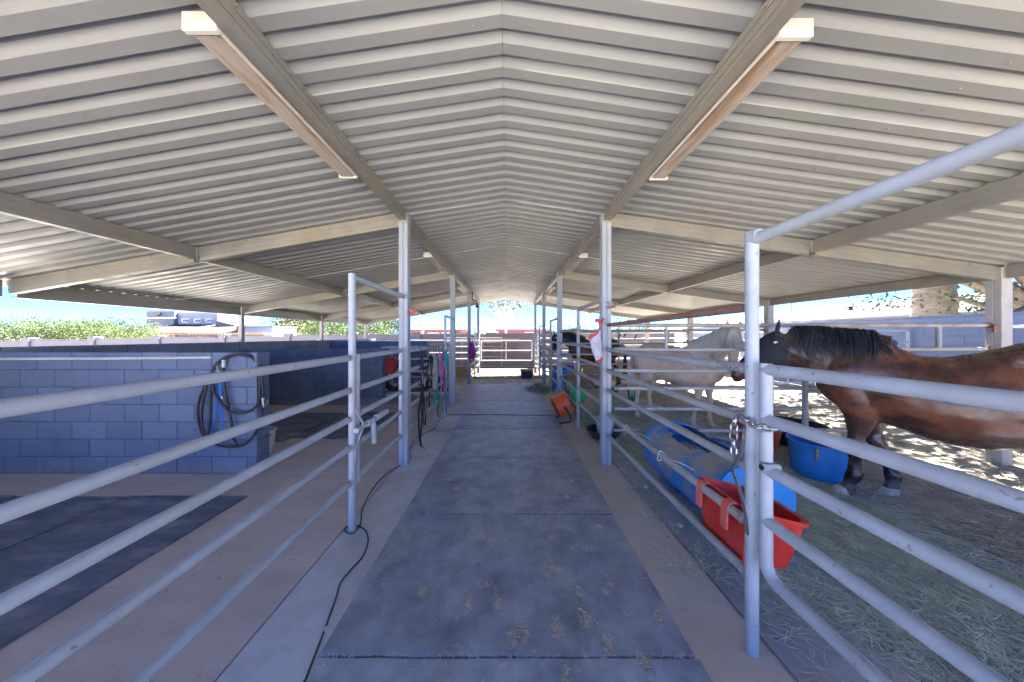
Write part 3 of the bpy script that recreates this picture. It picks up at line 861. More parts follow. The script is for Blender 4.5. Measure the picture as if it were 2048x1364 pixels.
# the far end
ge = panel('end_gate', 'white three-rail pipe gate closing the far end of the aisle', 'gate', (-1.17, 13.35), (1.08, 13.35), [1.385, .955, .51], r=.021, ups=(0, .49, 1), ur=.019, zbot=.48, mat='pipe_white')
panel('leaning_gate', 'weathered grey gate panel leaning against the far wall', 'pipe panel', (-3.3, 15.85), (-.3, 15.85), [1.5, 1.28, 1.05, .8, .5], r=.018, ups=(0, .3, .62, 1), ur=.018, mat='pipe_dusty', group='spare panels against the far wall')
panel('leaning_gate', 'brown frame panel leaning against the far wall', 'pipe panel', (-1.6, 15.95), (.55, 15.95), [1.42, 1.25, .95, .55], r=.02, ups=(0, .36, 1), ur=.022, mat='pipe_rust', group='spare panels against the far wall')
# far left pen
dF = panel('pen_fence', 'dark five-rail fence across the far left pen', 'pipe fence', (-5.9, 11.05), (-1.36, 11.05), [1.36, 1.1, .86, .6, .38], r=.022, ups=(.0, .33, .66, .985), mat='pipe_dusty', group='dividing fences between the pens')
panel('pen_fence', 'white pipe fence of the far left pen before the perimeter wall', 'pipe fence', (-8.5, 13.4), (-1.32, 13.4), [1.4, 1.12, .85, .58], r=.02, ups=(0, .2, .4, .6, .8), mat='pipe_white', group='dividing fences between the pens')

# dividing fences between stalls and runs on the right
def divider(y, name1, name2, name3, matr, xr=RXF + .1):
    t = panel('divider_fence', name1, 'pipe fence', (xr, y), (3.74, y), [1.43, 1.17, .94, .68, .41], r=.022, ups=(), mat=matr, group='dividing fences between the stalls')
    b = MB(); pipe(b, (xr, y, 1.735), (3.74, y, 1.73), .024); b.build('top_rail', M['pipe_old'], t)
    b = MB(); pipe(b, (2.0, y, 1.44), (2.0, y, 1.72), .02); b.build('short_upright', M['pipe_dusty'], t)
    b = MB(); pipe(b, (3.75, y, -.02), (3.75, y, 1.75), .032); b.build('upright', M['pipe_dusty'], t)
    t = panel('divider_fence', name2, 'pipe fence', (3.78, y), (6.08, y), [1.44, .94, .70, .42], r=.021, ups=(), mat='pipe_old', group='dividing fences between the stalls')
    b = MB(); pipe(b, (3.78, y, 1.735), (6.06, y, 1.735), .023); b.build('top_rail', M['pipe_old'], t)
    b = MB(); pipe(b, (5.43, y, 1.45), (5.43, y, 1.72), .026); b.build('short_upright', M['pipe_dusty'], t)
    b = MB(); b.box((6.062, y - .072, 1.69), (.10, .004, .09)); b.build('bracket', M['pipe_rust'], t, smooth=0)
    for z in (1.735, 1.44):
        b = MB(); b.tube([(6.03, y, z), (6.068, y, z)], .036, 10); b.build('weld_collar', M['pipe_rust'], t)
    t = panel('divider_fence', name3, 'pipe fence', (6.22, y), (9.45, y), [1.72, 1.45, 1.15, .85, .5], r=.021, ups=(.5, 1), mat='pipe_white', group='dividing fences between the stalls')
divider(3.78, 'dusty divider fence between bay and palomino stalls, nearer the aisle', 'rust-topped divider fence between bay and palomino stalls, by the eave post', 'white run fence beyond the nearest right eave post', 'pipe_dusty')
divider(7.08, 'divider fence behind the palomino, nearer the aisle', 'divider fence behind the palomino, by the eave post', 'white run fence level with the back of the palomino stall', 'pipe_dusty', RXF + .05)
divider(10.1, 'divider fence behind the dark horse, nearer the aisle', 'divider fence behind the dark horse, by the eave post', 'white run fence level with the back of the dark horse stall', 'pipe_dusty', RXF + .05)
panel('run_fence', 'white run fence at the far end of the horse runs', 'pipe fence', (1.35, 13.3), (9.4, 13.3), [1.75, 1.5, 1.22, .95, .6, .35], r=.02, ups=(0, .2, .4, .6, .8, 1), mat='pipe_white', group='dividing fences between the stalls')

# rubber coated hooks on the posts
def hook(label, x, y, z, sgn, mat):
    t = MB(); t.tube(crom([(x, y, z - .03), (x + sgn * .06, y - .02, z - .03), (x + sgn * .10, y - .02, z - .02), (x + sgn * .105, y - .02, z + .03)], 4), .011, 8)
    t.tube(crom([(x, y, z + .03), (x + sgn * .02, y - .03, z + .03), (x + sgn * .03, y - .03, z - .01), (x + sgn * .02, y - .03, z - .05)], 4), .006, 8)
    o = t.build('bridle_hook', M[mat]); tag(o, label, 'hook', 'hooks on the barn posts')
hook('red bridle hook on the nearest left barn post', -1.228, 3.69, 1.915, 1, 'cloth_red')
hook('dark red bridle hook on the second left barn post', -1.228, 7.0, 1.72, 1, 'pipe_rust')
hook('small rusty tie hook on the nearest right barn post', 1.21, 3.68, 1.98, 1, 'pipe_rust')

# ------------------------------------------------------------------ chain round the near gate
def chain(label, pts, link=.052, r=.0055, mat='steel', group='gate chains'):
    pts = [Vector(p) for p in pts]
    t = thing('gate_chain', label, 'chain', pts[0], group=group)
    seg = [0]
    for i in range(1, len(pts)): seg.append(seg[-1] + (pts[i] - pts[i - 1]).length)
    n = int(seg[-1] / (link * .72))
    me = None
    for k in range(n):
        s_ = seg[-1] * (k + .5) / n
        i = max(j for j in range(len(seg)) if seg[j] <= s_)
        i = min(i, len(pts) - 2)
        f = (s_ - seg[i]) / max(1e-6, seg[i + 1] - seg[i])
        p = pts[i].lerp(pts[i + 1], f); d = (pts[i + 1] - pts[i]).normalized()
        if me is None:
            b = MB()
            oval = []
            for a in range(14):
                th = 2 * math.pi * a / 14
                oval.append((math.cos(th) * .3 * link + (.19 * link if math.cos(th) > 0 else -.19 * link), math.sin(th) * .3 * link, 0))
            b.tube(oval, r, 6, closed=True)
            me = b.mesh('link', smooth=60); me.materials.append(M[mat])
        o = lk(bpy.data.objects.new('link', me), t)
        q = d.to_track_quat('X', 'Z')
        o.rotation_mode = 'QUATERNION'
        from mathutils import Quaternion
        o.rotation_quaternion = q @ Quaternion((1, 0, 0), R(90 if k % 2 else 15))
        o.location = p - pts[0]
chain('steel chain wrapped round the near right gate post with hanging end',
      crom([(RXF - .06, 1.565, .98), (RXF - .058, 1.57, 1.08), (RXF - .05, 1.565, 1.17), (RXF - .03, 1.535, 1.195), (RXF - .04, 1.47, 1.165), (RXF - .038, 1.43, 1.165), (RXF - .01, 1.405, 1.17), (RXF + .03, 1.41, 1.175)], 5))
chain('chain and snap hanging at the palomino stall gate post', crom([(RXF - .04, 5.2, 1.16), (RXF - .035, 5.27, 1.14), (RXF - .05, 5.3, 1.0), (RXF - .045, 5.22, .92)], 5), link=.05)

# marker pen name on the rail
def lettering(name, txt, size, loc, rot, mat, parent=None, ext=.0006, scl=(1, 1, 1), wrap=0.0):
    cu = bpy.data.curves.new(name, 'FONT'); cu.body = txt; cu.size = size; cu.extrude = ext; cu.align_x = 'CENTER'; cu.align_y = 'CENTER'
    o = bpy.data.objects.new(name, cu); COL.objects.link(o)
    dg = bpy.context.evaluated_depsgraph_get()
    me = bpy.data.meshes.new_from_object(o.evaluated_get(dg)); me.name = name
    bpy.data.objects.remove(o); bpy.data.curves.remove(cu)
    me.materials.clear(); me.materials.append(M[mat])
    if wrap:                       # lie on the round of a pipe of that radius
        for v in me.vertices:
            a = v.co.y / wrap
            v.co.y = wrap * math.sin(a); v.co.z = wrap * (math.cos(a) - 1) + v.co.z
    ob = lk(bpy.data.objects.new(name, me), parent)
    off = Vector((0, 0, 0)); q = parent
    while q is not None: off += q.location; q = q.parent
    ob.location = Vector(loc) - off; ob.rotation_euler = rot; ob.scale = scl
    return ob
lettering('lettering', 'ZAYGO\u2022', .043, (RXF - .0262, 1.665, 1.432), (R(90), 0, R(-90)), 'ink', pR, wrap=.0262)
# ------------------------------------------------------------------ horses
def ell(c, u, v, a, b, n=20, p=2.0, drop=0.0):
    out = []
    for k in range(n):
        t = 2 * math.pi * k / n
        ct, st = math.cos(t), math.sin(t)
        x = math.copysign(abs(ct) ** (2 / p), ct); y = math.copysign(abs(st) ** (2 / p), st)
        wide = 1 - drop * y            # fuller below
        out.append(c + u * (a * x * wide) + v * (b * y))
    return out

def path_frames(pts):
    fr = []
    for i in range(len(pts)):
        a = pts[max(0, i - 1)]; b = pts[min(len(pts) - 1, i + 1)]
        d = (b - a).normalized()
        s_ = d.cross(Vector((0, 0, 1)))
        if s_.length < .15: s_ = Vector((0, -1, 0))
        s_ = s_.normalized()
        fr.append((pts[i], d, s_, s_.cross(d)))
    return fr

TORSO = [(-.80, 1.27, 1.10, .05), (-.775, 1.33, 1.0, .11), (-.72, 1.39, .93, .18), (-.62, 1.455, .87, .245), (-.48, 1.505, .84, .285), (-.32, 1.50, .82, .29),
         (-.16, 1.465, .775, .30), (0, 1.435, .735, .31), (.14, 1.425, .71, .312), (.27, 1.45, .705, .30), (.38, 1.49, .72, .275), (.48, 1.515, .745, .255),
         (.58, 1.48, .79, .24), (.67, 1.40, .85, .21), (.74, 1.30, .92, .155), (.79, 1.18, 1.0, .08)]

TORSO_BAY = [(-.80, 1.27, 1.10, .05), (-.775, 1.33, 1.0, .11), (-.72, 1.40, .91, .18), (-.62, 1.465, .82, .245), (-.48, 1.505, .72, .295), (-.32, 1.465, .635, .325),
         (-.16, 1.385, .605, .345), (0, 1.345, .61, .345), (.14, 1.35, .64, .335), (.27, 1.425, .69, .31), (.38, 1.49, .72, .28), (.48, 1.515, .75, .255),
         (.58, 1.48, .79, .24), (.67, 1.40, .85, .21), (.74, 1.30, .92, .155), (.79, 1.18, 1.0, .08)]
def horse(label, loc, heading_deg, neck, head_dir, head_roll_y, fore, hind, mat, paint, scale=1.0, side=1, mane='mane_black', mane_n=220, mane_len=1.0, mane_w=1.0, wild=0.0, mane_cover=1.0,
          tail='mane_black', voxel=.016, leg_k=1.0, group='horses', forelock=False, head_s=1.0, torso=TORSO, mane_from=.05, mane_to=.98):
    root = thing('horse', label, 'horse', loc, R(heading_deg), group)
    b = MB()
    X, Yv, Z = Vector((1, 0, 0)), Vector((0, 1, 0)), Vector((0, 0, 1))
    b.loft([ell(Vector((x, 0, (t + bo) / 2)), Yv, Z, w, (t - bo) / 2, 24, 2.15, .10) for x, t, bo, w in torso])
    for sg in (-1, 1):   # shoulder, arm, haunch, hip muscle masses
        M1 = Matrix.Rotation(R(-24), 3, 'Y')
        b.ellipsoid((.50, sg * .165, 1.13), (.15, .085, .30), M1)
        b.ellipsoid((.58, sg * .13, .98), (.14, .095, .16))
        b.ellipsoid((-.47, sg * .175, 1.16), (.25, .12, .29), Matrix.Rotation(R(18), 3, 'Y'))
        b.ellipsoid((-.30, sg * .20, 1.33), (.10, .06, .09))
        b.ellipsoid((-.40, sg * .155, .93), (.14, .09, .17))
    b.ellipsoid((.42, 0, 1.46), (.17, .06, .055))
    # neck
    npts = [Vector(p[:3]) for p in neck]
    nf = path_frames(npts)
    neck_rings = [(f, neck[i][3], neck[i][4]) for i, f in enumerate(nf)]
    b.loft([ell(f[0], f[2], f[3], w, h, 20, 2.0, .16) for f, h, w in neck_rings])
    # head
    poll = npts[-1]
    hd = Vector(head_dir).normalized()
    hs = Vector((0, 0, 1)).cross(hd)
    hs = Vector(head_roll_y).normalized() if head_roll_y is not None else hs.normalized()
    hs = (hs - hd * hs.dot(hd)).normalized()
    hu = hd.cross(hs)            # towards the face or the jaw
    fwd = Vector(head_dir)
    if hu.z < 0: hu = -hu        # forehead side is up/front
    k = head_s
    HEAD = [(-.08, .02, .085, .07), (0, .0, .125, .092), (.07, -.018, .150, .102), (.14, -.03, .158, .106), (.21, -.025, .140, .098), (.29, -.01, .112, .076),
            (.37, .0, .09, .062), (.45, .004, .08, .058), (.52, .0, .078, .062), (.57, -.006, .068, .058), (.605, -.014, .045, .04), (.615, -.018, .02, .02)]
    b.loft([ell(poll + hd * (d * k) + hu * (o * k), hs, hu, w * k, h * k, 18, 2.1) for d, o, h, w in HEAD])
    for sg in (-1, 1):
        b.ellipsoid(poll + hd * (.19 * k) + hu * (.035 * k) + hs * (sg * .075 * k), (.045 * k, .03 * k, .035 * k))
        b.ellipsoid(poll + hd * (.16 * k) - hu * (.075 * k) + hs * (sg * .055 * k), (.09 * k, .05 * k, .09 * k))
        e0 = poll + hd * (-.03 * k) + hu * (.085 * k) + hs * (sg * .055 * k)
        up_e = (-hd * .75 + hu * .55 + hs * (sg * .2)).normalized()
        b.loft([ell(e0 + up_e * (q * k), hs, hd, r * k, r * .6 * k, 10) for q, r in ((-.03, .03), (.03, .036), (.08, .032), (.125, .018), (.15, .004))])
    # legs
    FORE = [(.0, .062, .052, .012), (.03, .06, .05, .008), (.075, .05, .044, -.008), (.10, .042, .040, -.016), (.14, .037, .036, -.028), (.19, .046, .041, -.042), (.225, .046, .04, -.045), (.27, .037, .032, -.04), (.36, .034, .030, -.032),
            (.42, .040, .036, -.026), (.475, .053, .048, -.015), (.52, .054, .048, -.012), (.57, .048, .044, -.018), (.66, .062, .055, -.022), (.76, .082, .068, -.02), (.86, .11, .08, 0.0), (.98, .13, .085, .02), (1.1, .12, .08, .03)]
    HIND = [(.0, .06, .052, .012), (.03, .058, .05, .008), (.075, .05, .044, -.008), (.10, .042, .040, -.016), (.14, .037, .037, -.028), (.19, .046, .042, -.042), (.225, .046, .04, -.048), (.28, .039, .034, -.05), (.38, .038, .034, -.055),
            (.46, .046, .04, -.062), (.53, .064, .05, -.07), (.57, .066, .05, -.072), (.62, .056, .046, -.05), (.70, .072, .058, -.01), (.79, .10, .075, .03), (.89, .14, .09, .06), (1.0, .17, .10, .07), (1.12, .18, .10, .06)]
    hooves = []
    for tab, feet, top in ((FORE, fore, (.50, .145)), (HIND, hind, (-.50, .15))):
        for i, (fx, fy, lift) in enumerate(feet):
            sg = 1 if fy > 0 else -1
            rings = []
            for z, ry, rx, ox in tab:
                f = min(1.0, max(0.0, z / .92)) ** 1.15
                cx = fx + (top[0] - fx) * f + ox
                cy = fy + (sg * top[1] - fy) * f
                kk_ = 1 + (leg_k - 1) * min(1, max(0, (z - .02) / .1))
                rings.append(ell(Vector((cx, cy, z + lift * (1 - f))), X, Yv, ry * kk_, rx * kk_, 14))
            b.loft(rings)
            hooves.append((fx, fy, lift))
    # grow one continuous skin
    tmp = b.build('tmp', mat, None, smooth=0)
    md = tmp.modifiers.new('r', 'REMESH'); md.mode = 'VOXEL'; md.voxel_size = voxel; md.adaptivity = 0
    ms = tmp.modifiers.new('s', 'SMOOTH'); ms.factor = .5; ms.iterations = 5
    dg = bpy.context.evaluated_depsgraph_get(); dg.update()
    me = bpy.data.meshes.new_from_object(tmp.evaluated_get(dg)); me.name = 'body'
    bpy.data.objects.remove(tmp)
    nv = len(me.vertices)
    co = np.empty(nv * 3, dtype=np.float32); me.vertices.foreach_get('co', co); co = co.reshape(-1, 3)
    # soft folds and muscle relief
    nrm = np.empty(nv * 3, dtype=np.float32); me.vertices.foreach_get('normal', nrm); nrm = nrm.reshape(-1, 3)
    disp = np.array([mnoise.noise(Vector((c[0] * 5, c[1] * 5 + 7, c[2] * 5))) * .006 + mnoise.noise(Vector((c[0] * 14, c[1] * 14, c[2] * 9))) * .0025 for c in co], dtype=np.float32)
    co2 = co + nrm * disp[:, None]
    me.vertices.foreach_set('co', co2.reshape(-1))
    col = paint(co, poll, hd, npts)
    ca = me.color_attributes.new('Col', 'FLOAT_COLOR', 'POINT')
    ca.data.foreach_set('color', np.concatenate([col, np.ones((nv, 1))], 1).astype(np.float32).reshape(-1))
    me.polygons.foreach_set('use_smooth', [True] * len(me.polygons))
    me.materials.clear(); me.materials.append(mat)
    me.update()
    body = lk(bpy.data.objects.new('body', me), root)
    # hooves
    for fx, fy, lift in hooves:
        h = MB()
        rings = []
        for z, s_, o in ((0.0, 1.12, .006), (.012, 1.13, .006), (.045, 1.0, -.004), (.08, .86, -.014), (.088, .70, -.016)):
            rings.append([Vector((fx + .012 + o + math.cos(t) * .068 * s_ * (1.0 if math.cos(t) > 0 else .8), fy + math.sin(t) * .056 * s_, z + lift)) for t in [2 * math.pi * q / 18 for q in range(18)]])
        h.loft(rings); h.build('hoof', M['hoof'], root, world=False)
    for sg in (-1, 1):
        e = MB(); e.ellipsoid(poll + hd * (.185 * k) + hu * (.04 * k) + hs * (sg * .093 * k), (.018 * k,) * 3)
        e.build('eye', M['eye'], root, world=False)
        e = MB(); e.ellipsoid(poll + hd * (.565 * k) + hu * (.018 * k) + hs * (sg * .045 * k), (.018 * k, .011 * k, .014 * k))
        e.build('nostril', M['eye'], root, world=False)
    # mane: many tapering locks that lie over the crest
    mm = MB()
    rr = random.Random(len(label))
    N = len(neck_rings)
    for i in range(mane_n):
        t = mane_from + (mane_to - mane_from) * (i + rr.random()) / mane_n
        q = t * (N - 1); a = min(int(q), N - 2); f = q - a
        (c0, d0, s0, u0), h0, w0 = neck_rings[a]; (c1, d1, s1, u1), h1, w1 = neck_rings[a + 1]
        c = c0.lerp(c1, f); s_ = s0.lerp(s1, f).normalized() * side; u = u0.lerp(u1, f).normalized(); d = d0.lerp(d1, f)
        h = h0 + (h1 - h0) * f; w = w0 + (w1 - w0) * f
        w *= 1.0
        cl = .5 + .5 * mnoise.noise(Vector((t * 7.0, 3.3, len(label))))      # the mane falls in bunches
        if rr.random() > mane_cover * (.35 + 1.1 * cl): continue
        ext = R((rr.uniform(40, 85) + 75 * cl * rr.random() + (35 if rr.random() < .2 else 0)) if wild else (rr.uniform(55, 120) + (40 if rr.random() < .3 else 0))) * mane_len
        back = rr.uniform(-.10, .03) - wild * rr.uniform(.05, .22)
        lift = rr.uniform(1.04, 1.12)
        pts = []
        for j in range(7):
            g_ = j / 6
            an = -.12 + ext * g_
            over = max(0.0, an - 1.75); an = min(an, 1.75)
            p = c + u * (h * (lift + .02 * math.sin(g_ * 3)) * math.cos(an)) + s_ * (w * (lift + .05 + .05 * math.sin(g_ * 4 + i)) * math.sin(an)) * (1 + .16 * max(0, math.sin(an)))
            p -= Vector((0, 0, over * w * 1.1))
            p += d * (back * g_ * g_ + .01 * math.sin(g_ * 5 + i * 1.7))
            pts.append(p)
        wd = rr.uniform(.010, .022) * mane_w
        mm.ribbon(pts, [wd * x for x in (1, 1.1, 1.05, .9, .7, .45, .12)], d, thick=.003)
    if forelock:
        for i in range(46):
            o = rr.uniform(-.05, .05)
            L_ = rr.uniform(.14, .26)
            p0 = poll + hu * .11 + hd * (-.03) + hs * o * .4
            pts = [p0, poll + hu * .135 + hd * (.05 * 1) + hs * o * .8, poll + hu * (.125) + hd * (L_ * .6) + hs * (o * 1.25), poll + hu * .115 + hd * L_ + hs * (o * 1.5)]
            mm.ribbon(crom(pts, 3), [.014 * x for x in (1, 1, 1, .95, .9, .8, .7, .55, .3, .1)], hs, thick=.002)
    mm.build('mane', M[mane], root, smooth=60, world=False)
    tm = MB()
    for i in range(70):
        o = Vector((rr.uniform(-.03, .03), rr.uniform(-.035, .035), 0)); L_ = rr.uniform(.55, .95)
        pts = [Vector((-.78, 0, 1.30)) + o * .3, Vector((-.84, 0, 1.25)) + o * .6, Vector((-.875, 0, 1.08)) + o, Vector((-.87, 0, 1.25 - L_ * .6)) + o * 1.6, Vector((-.86, 0, 1.25 - L_)) + o * 1.8]
        tm.ribbon(crom(pts, 3), [.022 * x for x in (1, 1, 1, 1, 1, 1, 1, .9, .9, .8, .7, .5, .2)], (0, 1, .2) if i % 2 else (1, 0, 0), thick=.003)
    tm.build('tail', M[tail], root, smooth=60, world=False)
    root.scale = (scale,) * 3
    return root, dict(poll=poll, hd=hd, hu=hu, hs=hs, k=k)

def sm(x, a, b_):
    t = np.clip((x - a) / (b_ - a), 0, 1); return t * t * (3 - 2 * t)
def mixc(c, new, f):
    return c * (1 - f[:, None]) + np.array(new)[None, :] * f[:, None]
def nvec(co, s, seed=0):
    return np.array([mnoise.noise(Vector((c[0] * s + seed, c[1] * s, c[2] * s))) for c in co])

def paint_bay(co, poll, hd, npts):
    x, y, z = co[:, 0], co[:, 1], co[:, 2]
    n1 = nvec(co, 4); n2 = nvec(co, 11, 5)
    c = np.tile(np.array([.155, .055, .028]), (len(co), 1))
    c = mixc(c, (.05, .028, .023), sm(z + n1 * .12, 1.22, 1.42) * .85)              # dark topline
    c = mixc(c, (.075, .045, .038), sm(x + n1 * .1, .55, .8) * sm(z, .95, 1.2) * .8)     # smoky neck
    c = mixc(c, (.022, .013, .012), sm(1 - ((x - .18) ** 2 / .05 + (z - 1.20 + n2 * .05) ** 2 / .012), -.1, .6) * .8)   # sweat patch
    c = mixc(c, (.36, .27, .20), sm(-z + n1 * .10, -1.02, -.84) * sm(-x + n2 * .05, .05, .20) * sm(x, -.62, -.42) * .92)     # pale flank
    c = mixc(c, (.15, .07, .035), sm(n1, .05, .35) * .55)
    n3 = nvec(co * np.array([1, 1, 2.5]), 5, 9)
    c = mixc(c, (.04, .02, .017), sm(n3, .0, .35) * .65)
    c = mixc(c, (.21, .085, .04), sm(-n3, .08, .4) * sm(-z, -1.3, -1.0) * .6)
    leg = sm(-z, -.86, -.60)
    c = mixc(c, (.065, .038, .032), leg * .85)
    c = mixc(c, (.022, .017, .018), sm(-z + n2 * .05, -.47, -.38))
    c = mixc(c, (.15, .12, .10), sm(-z + n2 * .05, -.20, -.10) * .8)
    c = mixc(c, (.13, .10, .085), sm(n2, .2, .45) * leg * .5)
    return c
def paint_palomino(co, poll, hd, npts):
    x, y, z = co[:, 0], co[:, 1], co[:, 2]
    n1 = nvec(co, 4); n2 = nvec(co, 12, 3)
    c = np.tile(np.array([.66, .52, .41]), (len(co), 1))
    c = mixc(c, (.60, .44, .31), sm(z + n1 * .1, 1.2, 1.45) * .6)
    c = mixc(c, (.70, .58, .48), sm(-z, -.85, -.6) * .8)
    c = mixc(c, (.52, .39, .29), sm(n1, .1, .4) * .4)
    d = (co - np.array(poll)[None, :]) @ np.array(hd)
    c = mixc(c, (.72, .60, .48), sm(d, .2, .35) * sm(x, .7, .85) * .6)
    c = mixc(c, (.30, .22, .19), sm(d, .45, .55) * sm(x, .6, .8) * .7)
    return c
def paint_dark(co, poll, hd, npts):
    x, y, z = co[:, 0], co[:, 1], co[:, 2]
    n1 = nvec(co, 4)
    c = np.tile(np.array([.085, .03, .018]), (len(co), 1))
    c = mixc(c, (.035, .03, .028), sm(z + n1 * .1, 1.15, 1.35))
    c = mixc(c, (.018, .014, .014), sm(-z, -.9, -.6))
    c = mixc(c, (.13, .045, .02), sm(n1, 0, .3) * sm(-z, -1.2, -1.0) * .6)
    c = mixc(c, (.03, .028, .03), sm(x, 1.0, 1.2) * .8)
    return c

# bay in the near stall: neck stretched level, head lowered behind the gate post
bay, hb = horse('bay horse with a black fly mask standing behind the near right gate', (3.955, 2.70, 0), 137,
    [(.40, 0, 1.21, .335, .21), (.54, .0, 1.26, .31, .18), (.68, .01, 1.31, .28, .15), (.83, .02, 1.365, .25, .125), (.95, .02, 1.41, .22, .105), (1.05, .02, 1.455, .17, .088)],
    (.70, .02, -.72), (0, 1, 0), [(.60, .13, 0), (.27, -.14, 0)], [(-.58, .15, 0), (-.80, -.15, 0)], M['coat_bay'], paint_bay, scale=1.05, side=-1, mane_n=480, mane='mane_black', voxel=.0145, torso=TORSO_BAY, leg_k=1.3, mane_w=.42, wild=1.0, mane_cover=.8, mane_from=.16)
def fly_mask(root, h, name='fly_mask'):
    poll, hd, hu, hs, k = h['poll'], h['hd'], h['hu'], h['hs'], h['k']
    m = MB()
    prof = [(-.045, -.0, .13, .112), (.02, -.005, .152, .122), (.09, -.02, .175, .128), (.16, -.03, .18, .13), (.23, -.022, .16, .12), (.30, -.01, .132, .098), (.37, .0, .108, .08), (.42, .002, .10, .075)]
    n = 24
    rings = [ell(poll + hd * (d * k) + hu * (o * k), hs, hu, w * k, hh * k, n, 2.1) for d, o, hh, w in prof]
    m.loft(rings, caps=False)
    o = m.build(name, M['fly_mask'], root, smooth=60, world=False)
    for sg in (-1, 1):
        e = MB()
        e0 = poll + hd * (-.03 * k) + hu * (.085 * k) + hs * (sg * .055 * k)
        up_e = (-hd * .75 + hu * .55 + hs * (sg * .2)).normalized()
        e.loft([ell(e0 + up_e * (q * k), hs, hd, r * k, r * .7 * k, 12) for q, r in ((-.02, .045), (.03, .05), (.09, .045), (.14, .028), (.175, .006))])
        e.build('ear_cover', M['fly_mask'], o, smooth=60, world=False)
    e = MB(); c0 = poll + hd * (.03 * k) - hu * (.02 * k)
    e.tube([c0 + hs * (math.cos(t) * .128) + hu * (math.sin(t) * .157) for t in [2 * math.pi * q / 20 for q in range(20)]], .009, 6, closed=True)
    e.build('binding', M['strap_black'], o, smooth=60, world=False)
    e = MB(); e.box(c0 + hs * .124 + hu * .05, (.03, .012, .022)); e.box(c0 - hs * .124 + hu * .05, (.03, .012, .022))
    e.build('buckle_tab', M['white_plastic'], o, smooth=0, world=False)
fly_mask(bay, hb)
lp = MB(); lp.ellipsoid(hb['poll'] + hb['hd'] * .60 - hb['hu'] * .035, (.032, .03, .02)); lp.build('lip', M['lip'], bay, world=False)

# palomino in the next stall: head turned back towards the camera
pal, hp = horse('pale palomino horse with flaxen mane standing in the second stall', (3.05, 5.45, 0), -54,
    [(.40, 0, 1.24, .30, .19), (.55, -.01, 1.36, .26, .155), (.68, -.03, 1.47, .215, .125), (.80, -.07, 1.57, .18, .10), (.90, -.13, 1.64, .15, .088), (.96, -.20, 1.675, .125, .08)],
    (.10, -.40, -.91), (.95, .25, 0), [(.56, .13, 0), (.38, -.13, 0)], [(-.52, .14, 0), (-.68, -.14, 0)], M['coat_palomino'], paint_palomino, scale=.985, side=1, mane='mane_flax', tail='mane_flax', mane_n=300, mane_len=1.35, voxel=.017, forelock=True)

# dark bay further back
drk, hk = horse('dark brown horse with lowered head in the third stall', (2.75, 9.45, 0), 168,
    [(.40, 0, 1.22, .31, .20), (.56, 0, 1.32, .28, .17), (.72, .0, 1.42, .24, .14), (.88, .0, 1.48, .20, .12), (1.02, .0, 1.515, .175, .10), (1.14, 0, 1.52, .15, .092)],
    (.34, .05, -.92), (0, 1, 0), [(.55, .13, 0), (.45, -.13, 0)], [(-.62, .14, 0), (-.74, -.14, 0)], M['coat_bay'], paint_dark, scale=1.03, side=-1, mane_n=120, voxel=.022, group='horses')
fly_mask(drk, hk)
